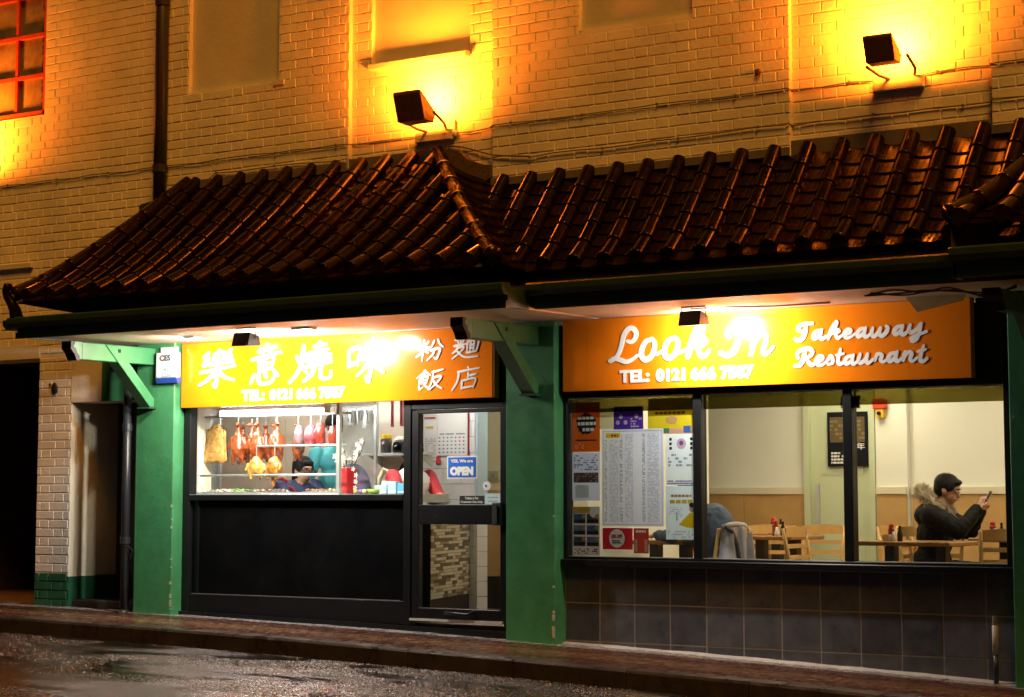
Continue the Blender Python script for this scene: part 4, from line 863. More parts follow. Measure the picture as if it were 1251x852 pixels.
bars(p,1.43,1.60,1.095,1.125,1,col('title_brown2',(.4,.22,.1)),.95,51,gw=(.8,.9)); bars(p,1.42,1.61,1.045,1.09,1,GLD,.95,52,gw=(.8,.95)); bars(p,1.41,1.53,.96,1.03,5,MG,.5,53)
YT=col('yellow_top',(.70,.50,.02)); SK=col('print_skin',(.55,.32,.22))
mb=MB(); mb.add([(1.49,PY_-.001,.90),(1.56,PY_-.001,.88),(1.63,PY_-.001,.875),(1.63,PY_-.001,.985),(1.585,PY_-.001,.985),(1.54,PY_-.001,.945)],[(0,1,2,3,4,5)]); mb.build('printed_figure_top',YT,p); disc(p,'printed_head',1.605,1.02,.024,SK,sz=1.2); disc(p,'printed_hair',1.605,1.043,.025,INK,PY_-.0016,sz=.7); rect(p,'printed_phone',1.475,1.482,.93,.99,INK); bars(p,1.40,1.62,.80,.86,3,MG,.5,55)
p=poster(.84,1.10,.714,.872,REDI,'red discount flyer with a white oval under the menu','flyer')
disc(p,'white_oval',.965,.795,.068,WHITE,sz=1.0); put_text('lettering','20% OFF',.965,.812,PY_-.0025,REDI,p,width=.095,height=.026,off=.003,ext=.0004); bars(p,.925,1.005,.755,.785,2,INK,.7,61,PY_-.002)
p=poster(1.11,1.238,.688,.872,col('beer_red',(.50,.10,.05)),'reddish leaflet with pale bottles beside the discount flyer','leaflet')
for x in (1.13,1.215): rect(p,'printed_bottle',x-.012,x+.012,.70,.79,col('bottle_pale',(.55,.5,.42))); 
bars(p,1.13,1.215,.835,.862,1,WHITE,.9,62,gw=(.6,.8))

# ================================================================ KITCHEN INTERIOR
def st(o): return tag(o,kind='structure')
KZ=.11
st(B(-6.0,.36,.07,2.4,KZ-.1,KZ).build('kitchen_floor',FLOORM)); st(B(-6.0,.40,.35,2.45,2.55,2.65).build('kitchen_ceiling',CREAM))
kw=st(B(-6.0,-2.30,1.95,2.05,KZ,2.55).build('kitchen_wall',BEIGE))
mb=MB(); rr=random.Random(2)
for r in range(14):
    for c in range(18):
        x=-5.9+c*.2; z=.2+r*.165
        mb.box(x,x+.194,1.942,1.949,z,z+.159)
kt=mb.build('ceramic_tile',BEIGE,kw); kt['kind']='stuff'
st(B(-5.95,-5.9,.7,1.94,KZ,2.55).build('kitchen_side_wall',BEIGE)); st(B(-5.9,-3.76,.66,.70,KZ,2.55).build('kitchen_front_wall',BEIGE)); st(B(-3.80,-3.76,.35,.66,KZ,2.55).build('kitchen_return_wall',STEEL))
st(B(.36,.42,.10,2.45,-.02,2.6).build('partition_wall',CREAM))
st(B(-2.9,.355,2.20,2.3,KZ,2.55).build('lobby_wall',mat('pale_yellow_wall',(.74,.66,.40),.7)))
lb=thing('lobby_dado',(-1.5,2.18,KZ),'pine dado panel with dark skirting on the lobby wall behind the door glass','panelling')
B(-2.5,.35,2.17,2.198,.40,1.13).build('panel',DADO,lb); B(-2.5,.35,2.15,2.198,1.131,1.17).build('rail',WOOD,lb); B(-2.5,.35,2.165,2.198,KZ,.395).build('skirting',DARKW,lb)
so=B(-1.70,-1.60,2.185,2.199,1.255,1.34).top('wall_socket',mat('brass_plate',(.45,.40,.25),.4),'square metal switch plate on the yellow lobby wall','switch'); B(-1.665,-1.635,2.180,2.1845,1.28,1.315).build('rocker',mat('grey_switch',(.3,.3,.28),.4),so)
# white tiled wall with calendar
tw2=thing('tiled_wall',(-1.9,1.4,KZ),'white tiled stub wall behind the counter with papers on it','wall')
B(-2.6,-1.26,1.36,1.5,KZ,2.4).build('core',GROUT,tw2); B(-1.258,-1.235,1.35,1.5,1.03,2.4).build('end_reflection',mat('reflected_blue_tint',(.45,.58,.66),.4),tw2)  # bluish reflection on the white wall end, put into this slab's colour
for r in range(15):
    for c in range(-1,7):
        x=-2.6+c*.2+(.1 if r%2 else 0); z=.14+r*.135; a,b=max(-2.6,x),min(-1.262,x+.197)
        if b-a>.03: B(a,b,1.348,1.3595,z,z+.131).build('wall_tile',WTILE,tw2)
cl=thing('wall_calendar',(-1.49,1.34,1.46),'white wall calendar sheet with rows of dates and a red tab','calendar')
B(-1.655,-1.335,1.338,1.342,1.465,1.83).build('sheet',WHITE,cl); 
for r in range(5):
    for c in range(7): B(-1.64+c*.043,-1.622+c*.043,1.3365,1.3375,1.485+r*.032,1.497+r*.032).build('date',GR if (r+c)%9 else REDI,cl)
bars(cl,-1.63,-1.36,1.64,1.66,1,GR,.8,3,1.337); B(-1.33,-1.318,1.338,1.342,1.45,1.83).build('red_edge',REDI,cl); B(-1.665,-1.62,1.334,1.3375,1.40,1.455).build('red_tab',mat('bright_red',(.65,.03,.03),.5),cl)
ps=thing('paper_sheet',(-1.73,1.34,1.40),'white note sheet with faint writing pinned beside the calendar','paper')
B(-1.80,-1.66,1.341,1.344,1.42,1.78).build('sheet',WHITE,ps); bars(ps,-1.79,-1.67,1.44,1.62,9,col('faint_ink',(.5,.52,.58)),.6,8,1.340); B(-1.78,-1.70,1.3395,1.3405,1.70,1.72).build('highlight',col('yellow_marker',(.7,.65,.2)),ps); B(-1.80,-1.68,1.3385,1.3405,1.79,1.80).build('clip_bar',REDI,ps)
# service counter with mosaic front, running back from the door
ct=thing('service_counter',(-1.2,.6,KZ),'service counter faced with brown and cream mosaic strips inside the door','counter')
p0=Vector((-.915,.25)); dirc=Vector((-math.sin(R(20)),math.cos(R(20)))); nrm=Vector((dirc.y,-dirc.x)); LC_=1.2
def cpt(u,off,z): q=p0+dirc*u+nrm*off; return (q.x,q.y,z)
def cslab(mb,u0,u1,o0,o1,z0,z1):
    P=[cpt(u,o,z) for z in (z0,z1) for u,o in ((u0,o0),(u1,o0),(u1,o1),(u0,o1))]; mb.add(P,[(0,3,2,1),(4,5,6,7),(0,1,5,4),(1,2,6,5),(2,3,7,6),(3,0,4,7)]); return mb
cslab(MB(),0,LC_,-.35,-.006,KZ,.98).build('body',DARKW,ct); cslab(MB(),-.02,LC_,-.40,.03,.981,1.02).build('worktop',STEEL,ct)
mm=[mat('mosaic_cream',(.66,.58,.42),.3),mat('mosaic_brown',(.15,.12,.085),.3),mat('mosaic_tan',(.38,.26,.12),.3),mat('mosaic_pale',(.72,.64,.46),.3)]
rr=random.Random(12); z=.285; sh=[MB() for _ in mm]; cnt=0
while z<.975:
    u=.0
    while u<LC_-.02:
        L=rr.choice((.08,.11,.15,.20)); q=rr.choices(range(4),(4,3,2,2))[0]
        mb=MB(); cslab(mb,u,min(LC_,u+L)-.003,-.0055,rr.uniform(.0,.002),z,z+.0225)
        if cnt<300: mb.build('mosaic_strip',mm[q],ct); cnt+=1
        else: sh[q].add(mb.v,mb.f)
        u+=L
    z+=.0255
for q,m_ in enumerate(sh):
    if m_.v: o=m_.build('mosaic',mm[q],ct); o['kind']='stuff'
for r in range(7): B(-1.2595,-1.235,1.3475,1.5,.13+r*.128,.254+r*.128).build('end_tile',WTILE,tw2)
bw=MB(); bw.lathe([(.03,0),(.06,.01),(.10,.05),(.105,.055),(.095,.05)],(-1.06,.55,1.021),16); bw.top('mixing_bowl',WHITE,'white bowl on the counter behind the door glass','bowl',smooth=True)
# ceiling lights
KL=emis('kitchen_tube_light',(1,.95,.88),13); DL=emis('dining_panel_light',(1,.86,.60),8.6)
def panel_light(x,y,z,w_,d,m,label,grp):
    t=thing('ceiling_light',(x,y,z-.05),label,'light',grp); B(x-w_/2,x+w_/2,y-d/2,y+d/2,z-.045,z-.001).build('frame',WHITE,t); B(x-w_/2+.02,x+w_/2-.02,y-d/2+.02,y+d/2-.02,z-.052,z-.0455).build('diffuser',m,t)
panel_light(-3.4,1.15,2.55,1.2,.3,KL,'kitchen ceiling light above the staff','kitchen ceiling lights'); panel_light(-1.6,.75,2.55,1.2,.3,KL,'kitchen ceiling light above the service counter','kitchen ceiling lights'); panel_light(-.6,1.7,2.55,.6,.3,KL,'lobby ceiling light inside the entrance door','kitchen ceiling lights')

# ================================================================ ROAST MEAT CABINET
cb=thing('display_cabinet',(-2.55,.3,1.05),'steel and glass roast meat display cabinet in the takeaway window','cabinet')
B(-3.50,-1.72,.06,.60,1.085,1.132).build('base_tray',STEEL,cb,bevel=.004); B(-3.50,-1.72,.06,.58,1.875,1.895).build('roof',STEEL,cb)
for x in (-3.33,-1.735): B(x-.016,x+.016,.065,.095,1.133,1.874).build('post',STEEL,cb)
for x in (-3.49,-1.735): B(x-.012,x+.012,.56,.58,1.133,1.874).build('post',STEEL,cb)
B(-1.73,-1.724,.10,.555,1.133,1.874).build('side_glass',CGLASS,cb); B(-3.53,-3.515,.06,.60,1.133,1.9).build('side_panel',STEEL,cb)
B(-3.31,-1.75,.068,.086,1.130,1.146).build('front_rail',STEEL,cb)
for y,z,x0,x1 in ((.25,1.80,-3.48,-1.75),(.20,1.535,-2.72,-1.75),(.12,1.288,-3.31,-1.75)): MB().tube([(x0,y,z),(x1,y,z)],.0095,8).build('hanging_rail',STEEL,cb,smooth=True)
tb=thing('tube_lamp',(-2.5,.12,1.79),'bright fluorescent tube across the top of the display cabinet','lamp')
MB().tube([(-3.06,.12,1.818),(-1.93,.12,1.818)],.017,10).build('tube',emis('fluorescent_tube',(.95,.98,1),48),tb,smooth=True); B(-3.12,-1.88,.10,.15,1.842,1.872).build('batten',WHITE,tb)
for x in (-3.09,-1.9): B(x-.018,x+.018,.1,.14,1.80,1.8415).build('end_cap',WHITE,tb)
# meats
DK=mat('roast_duck_skin',(.34,.07,.014),.24,var=.55,vscale=22,var2=(.16,.03,.01),coat=.4,bump=.15,bscale=70)
DK2=mat('golden_chicken_skin',(.66,.33,.07),.26,var=.4,vscale=20,coat=.4,bump=.15,bscale=70)
PK=mat('crispy_pork_crackling',(.66,.40,.10),.5,var=.6,vscale=26,bump=.8,bscale=60,var2=(.30,.13,.03))
CSU=mat('red_char_siu',(.36,.05,.035),.28,var=.5,vscale=25,coat=.4,bump=.3,bscale=60)
HOOK=STEEL
def hook(t,x,y,z0,z1): MB().tube([(x,y,z0),(x,y,z1-.012),(x,y-.008,z1),(x,y+.010,z1+.006)],.0032,6).build('hook',HOOK,t)
def duck(x,y,ztop,s,rz,label,head=True):
    t=thing('roast_duck',(x,y,ztop-.36*s),label,'roast duck','roast ducks hung in the display cabinet',rz)
    P=[('e',(0,0,.13*s),(.066*s,.060*s,.11*s),0),('e',(0,.006*s,.215*s),(.048*s,.044*s,.07*s),0),('c',(0,0,.26*s),(0,.005*s,.335*s),.022*s,.015*s,0),('e',(0,-.012*s,.345*s),(.02*s,.026*s,.018*s),0),('c',(0,-.03*s,.343*s),(0,-.055*s,.336*s),.008*s,.004*s,0),
       ('c',(.055*s,.0,.22*s),(.078*s,-.01*s,.14*s),.018*s,.011*s,0),('c',(-.055*s,0,.22*s),(-.078*s,-.01*s,.14*s),.018*s,.011*s,0),('c',(.034*s,-.01*s,.07*s),(.044*s,-.012*s,-.005*s),.026*s,.009*s,0),('c',(-.034*s,-.01*s,.07*s),(-.044*s,-.012*s,-.005*s),.026*s,.009*s,0),('c',(0,.02*s,.05*s),(0,.03*s,.0),.022*s,.010*s,0)]
    if not head: P=[p for i,p in enumerate(P) if i not in (3,4)]
    sdf_body('bird_body',P,.0065,[DK],t,3,{0:(.004*s,26)}); hook(t,0,.0,.33*s,1.80-(ztop-.36*s)); return t
duck(-3.00,.26,1.745,.98,R(25),'plump glossy roast duck hanging next to the pork slab'); duck(-2.905,.33,1.745,.95,R(-30),'roast duck squeezed in the middle of the three close ducks'); duck(-2.765,.24,1.74,.98,R(10),'roast duck hanging third from the pork slab'); duck(-2.57,.27,1.745,.92,R(70),'roast duck hanging apart with its head turned sideways'); duck(-2.70,.40,1.735,.9,R(-60),'darker roast duck half hidden behind the others'); duck(-3.09,.42,1.73,.9,R(40),'roast duck hanging at the back behind the pork slab'); duck(-2.44,.40,1.735,.88,R(-20),'roast duck hanging at the back beside the cured meat'); duck(-2.86,.46,1.73,.88,R(15),'rearmost roast duck in the row of ducks')
pk=thing('pork_slab',(-3.255,.25,1.405),'large slab of yellow crispy pork belly hanging in the cabinet','pork')
mb=MB(); nx,nz=10,14; vs=[]; rr=random.Random(5)
for side in (0,1):
    for k in range(nz+1):
        v=k/nz; w_=.135-.045*v-(.03*max(0,v-.85)/.15); cx=-3.255+.012*v
        for i in range(nx+1):
            u=i/nx*2-1; edge=1-u**4; yy=.25+(.022*u*u-.028*edge*(1 if v<.95 else .5))*(1 if side==0 else -.4)+rr.uniform(-.004,.004); vs.append((cx+u*w_,yy,1.405+.335*v-(.03*abs(u)**3 if v>.9 else 0)+rr.uniform(-.004,.004)+(.012*math.sin(u*9) if k==0 else 0)))
n1=(nx+1)*(nz+1); fs=[]
for k in range(nz):
    for i in range(nx):
        a=k*(nx+1)+i; fs.append((a,a+1,a+nx+2,a+nx+1)); fs.append((n1+a+1,n1+a,n1+a+nx+1,n1+a+nx+2))
loop=[i for i in range(nx+1)]+[k*(nx+1)+nx for k in range(1,nz+1)]+[nz*(nx+1)+i for i in range(nx-1,-1,-1)]+[k*(nx+1) for k in range(nz-1,0,-1)]
for i in range(len(loop)): a,b=loop[i],loop[(i+1)%len(loop)]; fs.append((b,a,n1+a,n1+b))
mb.add(vs,fs).build('slab',PK,pk,smooth=True); 
for x in (-3.30,-3.20): hook(pk,x-pk.location.x+pk.location.x-ORG[pk].x+ORG[pk].x,.25,1.73,1.80)
def strip_meat(x,y,z0,z1,r,m,label,bend):
    t=thing('roast_meat_strip',(x,y,z0),label,'roast meat','strips of roast meat hung in the cabinet')
    n=7; pts=[];rs=[]
    for i in range(n+1):
        u=i/n; pts.append((x+bend*math.sin(u*3),y+.006*math.sin(u*9),z0+(z1-z0)*u)); rs.append(r*(.55+.7*math.sin(PI*(.12+.8*u)))*(1+.12*math.sin(u*17+x*40)))
    MB().tube(pts,rs,9).build('meat',m,t,smooth=True); hook(t,x+bend*math.sin(3),y,z1-.01,1.80)
strip_meat(-2.315,.25,1.50,1.71,.034,mat('mauve_sausage',(.30,.16,.17),.3,var=.6,vscale=30,coat=.3),'purplish cured meat strip beside the turned duck',.008); strip_meat(-2.18,.25,1.53,1.71,.046,mat('pink_char_siu',(.52,.10,.12),.3,var=.5,vscale=28,coat=.4),'fat pink strip of char siu in the cabinet',.0); strip_meat(-2.07,.25,1.53,1.735,.040,CSU,'brown red strip of char siu next to the pink one',-.01); strip_meat(-1.945,.25,1.53,1.70,.036,CSU,'dark red strip of char siu by the cabinet end post',.01)
def chicken(x,y,z,rz,label,m,tail):
    t=thing('roast_chicken',(x,y,z-.09),label,'roast chicken','roast chickens hung on the lower hooks',rz)
    P=[('e',(0,0,.09),(.074,.066,.075),0),('e',(0,-.01,.135),(.055,.05,.045),0),('c',(.05,-.02,.06),(.052,-.035,.0),.026,.010,0),('c',(-.04,-.03,.06),(-.03,-.05,.005),.026,.010,0),('c',(.07,0,.12),(.088,-.02,.075),.018,.010,0),('c',(-.07,0,.12),(-.088,-.02,.075),.018,.010,0),('e',(0,.0,.178),(.03,.025,.016),0)]
    if tail: P+=[('c',(-.005,.0,.02),(-.01,-.01,-.055),.024,.012,0)]
    sdf_body('bird_body',P,.007,[m],t,3,{0:(.004,26)}); hook(t,0,0,.18,1.535-(z-.09)); return t
chicken(-2.71,.17,1.345,R(20),'pale golden roast chicken hung below the close ducks',DK2,False); chicken(-2.505,.17,1.345,R(-10),'deep golden roast chicken with a dark tail hung beside the paler one',mat('deep_golden_skin',(.58,.22,.03),.24,var=.5,vscale=20,coat=.5),True)
# trays of chopped food along the cabinet foot
for i,(x0,x1,cc,lb_) in enumerate(((-3.28,-3.0,(.72,.66,.48),'steel tray of pale chopped meat at the pork slab end'),(-2.98,-2.80,(.25,.42,.14),'steel tray of green vegetables under the ducks'),(-2.78,-2.5,(.70,.50,.40),'steel tray of pinkish sliced meat below the chickens'),(-2.16,-1.97,(.42,.20,.10),'steel tray of brown roast pieces below the char siu'),(-1.95,-1.78,(.50,.45,.16),'steel tray of yellowish pieces at the cabinet end post'))):
    t=thing('food_tray',((x0+x1)/2,.2,1.133),lb_,'tray','food trays along the cabinet foot')
    mb=MB(); mb.box(x0,x1,.12,.40,1.1335,1.137)
    for q in ((x0,x1,.12,.124),(x0,x1,.396,.40),(x0,x0+.004,.1245,.3955),(x1-.004,x1,.1245,.3955)): mb.box(q[0],q[1],q[2],q[3],1.1375,1.15)
    mb.build('tray',STEEL,t); mb=MB(); rr=random.Random(i)
    for k in range(46): mb.ell((rr.uniform(x0+.02,x1-.02),rr.uniform(.14,.38),1.148+rr.random()*.02),(rr.uniform(.01,.022),rr.uniform(.008,.016),rr.uniform(.006,.012)),6,Matrix.Rotation(rr.random()*3,3,'Z'))
    o=mb.build('food_pieces',mat('food_%d'%i,cc,.4,var=.5,vscale=40),t); o['kind']='stuff'
# dark curved splash shield
mb=MB(); n=14
vs=[(-2.02+.20*math.cos(R(180-180*k/n)),.62,1.14+.25*math.sin(R(180-180*k/n))) for k in range(n+1)]
mb.add(vs+[(v[0],.628,v[2]) for v in vs],[tuple(range(n+1)),tuple(range(2*n+1,n,-1))]+[(k,k+1,n+2+k,n+1+k) for k in range(n)]); mb.top('splash_shield',mat('smoky_acrylic',(.10,.12,.20),.12,spec=.6),'smoky rounded splash shield standing behind the cabinet','shield')

# ================================================================ KITCHEN SIDE OF THE WINDOW
st(B(-1.70,-.96,.07,.55,1.06,1.128).build('window_counter',STEEL))
fg=thing('steel_fridge',(-2.22,1.1,KZ),'tall stainless steel fridge door seen behind the red vase','fridge'); B(-2.45,-2.03,1.0,1.5,KZ,2.1).build('body',mat('brushed_fridge_steel',(.46,.42,.36),.32,var=.25,vscale=4,metal=.15),fg,bevel=.01); B(-2.08,-2.07,.985,.999,KZ+.02,2.08).build('door_seam',DARKW,fg)
kr=thing('utensil_rack',(-2.23,.97,1.84),'steel bar of hanging knives and utensils on the fridge','utensils'); B(-2.37,-2.08,.965,.985,1.86,1.875).build('bar',STEEL,kr)
for i,x in enumerate((-2.345,-2.325,-2.29,-2.24,-2.20,-2.155,-2.13)):
    L=(.10,.13,.11,.12,.09,.16,.12)[i]; mb=MB(); mb.cbox((x,.955,1.86-L/2),(.014+.01*(i%3),.004,L),Matrix.Rotation((i%3-1)*.15,3,'Y')); mb.build('utensil',STEEL if i%2 else mat('utensil_dark',(.15,.15,.16),.4),kr)
sh_=thing('wall_shelf',(-1.8,.9,1.44),'steel shelf carrying the yellow lidded jar and black kettle','shelf'); B(-2.02,-1.40,.74,.98,1.455,1.478).build('board',STEEL,sh_)
for x in (-1.98,-1.45): MB().prism([(.975,1.454),(.78,1.454),(.975,1.36)],x,x+.012).build('bracket_arm',STEEL,sh_)
st(B(-2.025,-1.74,.985,1.02,KZ,2.4).build('kitchen_screen_wall',BEIGE))
jr=thing('storage_jar',(-1.84,.85,1.479),'glass jar of dark contents with a yellow lid on the shelf','jar'); MB().lathe([(.045,0),(.05,.006),(.05,.115),(.044,.122)],(-1.84,.85,1.479),14).build('body',mat('dark_jar',(.06,.05,.045),.15),jr,smooth=True); MB().lathe([(.048,0),(.05,.004),(.05,.035),(.046,.04)],(-1.84,.85,1.6015),14).build('lid',mat('yellow_lid',(.70,.48,.02),.4),jr)
kt_=thing('kettle',(-1.68,.85,1.479),'black coffee jug with a cream top on the shelf','kettle'); MB().lathe([(.06,0),(.068,.01),(.066,.06),(.055,.09),(.05,.095)],(-1.69,.85,1.479),16).build('body',BLACKP,kt_,smooth=True); MB().lathe([(.052,0),(.05,.02),(.03,.04),(.012,.046)],(-1.69,.85,1.5745),14).build('lid',mat('cream_lid',(.62,.56,.42),.5),kt_,smooth=True); MB().tube([(-1.63,.84,1.56),(-1.59,.83,1.56),(-1.58,.83,1.52),(-1.63,.84,1.495)],.008,6).build('handle',BLACKP,kt_)
for i,(x,z0) in enumerate(((-1.51,1.685),(-1.415,1.69),(-1.38,1.69))):  # three upright red strips of one even colour
    B(x-.012,x+.012,.50,.512,z0,2.1).top('red_strip',mat('pink_red_strip',(.70,.10,.12),.5),('thin red strip hanging alone inside the takeaway window','second red strip of the pair by the door frame','third red strip hanging closest to the door frame')[i],'ribbon','red strips hanging in the takeaway window')
vz=thing('flower_vase',(-1.78,.25,1.129),'square red vase of white flowering twigs on the window counter','vase')
MB().prism([(-1.838,1.1285),(-1.722,1.1285),(-1.715,1.345),(-1.845,1.345)],.20,.30,'y').build('vase',mat('bright_red_vase',(.68,.015,.03),.3),vz,bevel=.004)
rr=random.Random(21); WF=mat('white_petal',(.8,.78,.68),.6)
for i in range(9):
    a=rr.uniform(-.24,.26); h=rr.uniform(.06,.25); b=Vector((-1.78+a*.2,.25,1.34)); e=Vector((-1.78+a*.55,.25+rr.uniform(-.08,.06),1.36+h)); m_=(b+e)/2+Vector((a*.1,0,.02))
    sg=MB().tube([b,m_,e],.0035,5).build('twig',mat('brown_twig',(.12,.05,.03),.7),vz)
    for k in range(3):
        c=b.lerp(e,.45+.27*k)+Vector((rr.uniform(-.02,.02),-.012,rr.uniform(-.01,.01))); mb=MB()
        for q in range(5): an=q/5*2*PI; mb.add([c,c+Vector((.02*math.cos(an-.3),-.004,.02*math.sin(an-.3))),c+Vector((.027*math.cos(an),-.007,.027*math.sin(an))),c+Vector((.02*math.cos(an+.3),-.004,.02*math.sin(an+.3)))],[(0,1,2,3)])
        mb.build('flower',WF,sg)
for i in range(7):
    a=-1.84+rr.uniform(-.03,.2); z=1.18+i*.026; c=Vector((-1.70+rr.uniform(-.01,.04),.22,z)); mb=MB()
    for q in range(5): an=q/5*2*PI; mb.add([c,c+Vector((.018*math.cos(an-.3),-.004,.018*math.sin(an-.3))),c+Vector((.024*math.cos(an),-.006,.024*math.sin(an))),c+Vector((.018*math.cos(an+.3),-.004,.018*math.sin(an+.3)))],[(0,1,2,3)])
    if i%2==0: mb.build('flower',WF,vz)
LB=mat('light_blue_carton',(.42,.66,.74),.5)
for i,(x,y,w_,h,lb_) in enumerate(((-1.345,.2,.07,.075,'small pale blue carton next to the green bowl'),(-1.255,.2,.085,.10,'taller pale blue carton between two smaller ones'),(-1.15,.2,.10,.085,'wide bright blue carton by the door frame'))):
    t=thing('carton',(x,y,1.129),lb_,'carton','blue cartons on the window counter'); B(x-w_/2,x+w_/2,y-.03,y+.03,1.1285,1.1285+h).build('box',LB if i<2 else mat('sky_blue_carton',(.12,.42,.68),.5),t,bevel=.003); B(x-w_/2+.008,x+w_/2-.008,y-.0315,y-.0305,1.14,1.15).build('label',WHITE,t)
for i,(x,rz) in enumerate(((-1.50,.3),(-1.43,-.15))):
    B(x-.03,x+.03,.30,.34,1.1285,1.20+.035*i).top('napkin_pack',LB,('pale blue napkin pack leaning behind the green bowl','taller pale blue napkin pack behind the green bowl')[i],'napkins')
MB().lathe([(.03,0),(.05,.012),(.068,.04),(.062,.04),(.045,.02)],(-1.455,.2,1.1285),14).top('small_bowl',mat('green_bowl',(.42,.58,.10),.4),'small lime green bowl on the window counter','bowl',smooth=True)
for i,(x,c) in enumerate(((-1.65,(.5,.35,.1)),(-1.60,(.2,.12,.3)),(-1.56,(.6,.5,.3)))): MB().ell((x,.2,1.148),(.022,.02,.02),8).top('sweet',mat('sweet_%d'%i,c,.4),('ochre wrapped sweet beside the red vase','purple wrapped sweet beside the ochre one','cream wrapped sweet by the green bowl')[i],'sweet',smooth=True)
wk=thing('hanging_wok',(-1.66,.93,1.15),'dark wok hung below the steel shelf','wok'); MB().lathe([(.02,-.06),(.09,-.045),(.135,0),(.13,0),(.085,-.035),(.02,-.05)],(-1.63,.92,1.29),18,Matrix.Rotation(R(90),3,'X')).build('pan',BLACKM,wk,smooth=True); MB().tube([(-1.63,.9,1.42),(-1.63,.9,1.455)],.009,6).build('handle',BLACKM,wk)
MB().tube([(-1.80,.70,1.16),(-1.79,.70,1.27),(-1.74,.70,1.33),(-1.68,.70,1.31),(-1.65,.70,1.24)],[.012,.022,.026,.02,.010],8).top('ladle_handle',mat('cream_ceramic',(.66,.56,.34),.5),'curved cream ladle arching in front of the dark wok','ladle',smooth=True)
st(B(-2.02,-1.55,.66,.98,1.09,1.155).build('back_worktop',STEEL))

# ================================================================ DINING ROOM
st(B(-1.6,6.2,.13,3.4,-.1,0).build('dining_floor',FLOORM)); st(B(-1.6,6.2,.35,3.5,2.5,2.6).build('dining_ceiling',mat('white_ceiling',(.75,.73,.68),.8)))
st(B(-1.6,6.2,3.4,3.5,0,2.5).build('dining_back_wall',CREAM)); st(B(6.1,6.2,.35,3.4,0,2.5).build('dining_side_wall',CREAM)); st(B(-1.65,-1.6,2.45,3.4,0,2.5).build('dining_end_wall',CREAM)); st(B(-1.6,.36,2.4,2.45,0,2.5).build('dining_return_wall',CREAM))
def dado(x0,x1,y,label):
    t=thing('dado_panelling',((x0+x1)/2,y,0),label,'panelling','pine dado panelling'); n=max(1,round((x1-x0)/.62))
    for i in range(n): B(x0+(x1-x0)*i/n+.002,x0+(x1-x0)*(i+1)/n-.002,y-.02,y-.001,.08,1.13).build('panel',DADO,t)
    B(x0,x1,y-.035,y-.001,1.131,1.19).build('rail',mat('cream_rail',(.76,.70,.52),.5),t); B(x0,x1,y-.024,y-.001,0,.079).build('skirting',DARKW,t)
dado(-1.55,.87,3.4,'pine dado panelling on the back wall short of the green doorway'); dado(1.58,1.855,3.34,'narrow pine dado panel beside the green doorway'); dado(1.88,6.0,3.4,'long pine dado panelling behind the diner in the parka')
st(B(1.57,1.86,3.34,3.399,0,2.5).build('wall_pier',CREAM)); 
gd=thing('green_doorway',(1.22,3.38,0),'pale green door and frame in the dining room back wall','door')
B(.94,1.507,3.372,3.399,0,2.1).build('door_leaf',GREENW,gd); 
for x in ((.885,.9385),(1.5085,1.562)): B(x[0],x[1],3.335,3.399,0,2.2).build('jamb',GREENW,gd)
B(.885,1.562,3.335,3.399,2.201,2.3).build('head',GREENW,gd); B(.99,1.02,3.35,3.3715,.75,1.22).build('pull_handle',ALU,gd)
for a,b in ((.1,.75),(1.3,2.0)): B(1.03,1.44,3.366,3.3715,a,b).build('door_panel',GREENW,gd)
pp=thing('framed_poster',(1.305,3.35,1.37),'black framed promotional poster on the green door','poster')
B(1.115,1.495,3.34,3.352,1.37,1.845).build('board',INK,pp); rect(pp,'photo_panel',1.14,1.47,1.58,1.80,col('poster_photo',(.28,.20,.10)),3.3385); bars(pp,1.14,1.47,1.60,1.78,5,col('poster_photo2',(.45,.36,.2)),.5,71,3.338)
bars(pp,1.15,1.33,1.39,1.50,4,WHITE,.7,72,3.3385); put_text('lettering','5年',1.41,1.545,3.3375,WHITE,pp,width=.12,height=.06,off=.001,ext=.0005); 
fa=thing('fire_switch',(1.63,3.33,1.80),'red fire switch box with a yellow plate high on the wall','switch'); B(1.57,1.69,3.28,3.339,1.86,1.95).build('red_box',mat('fire_red',(.62,.05,.02),.4),fa,bevel=.006); B(1.60,1.665,3.29,3.339,1.785,1.858).build('yellow_plate',mat('signal_yellow',(.75,.48,.02),.4),fa); MB().lathe([(.016,0),(.016,.02)],(1.632,3.2895,1.822),10,Matrix.Rotation(R(90),3,'X')).build('knob',INK,fa)
for i,(x,y) in enumerate(((.9,1.6),(2.6,1.6),(4.3,1.6),(1.6,2.8),(3.6,2.8))): panel_light(x,y,2.5,.6,.6,DL,('dining room ceiling panel light inside the poster window','dining room ceiling panel light over the mullion table','dining room ceiling panel light over the parka diner','dining room ceiling panel light by the green door','dining room ceiling panel light along the back wall')[i],'dining ceiling lights')
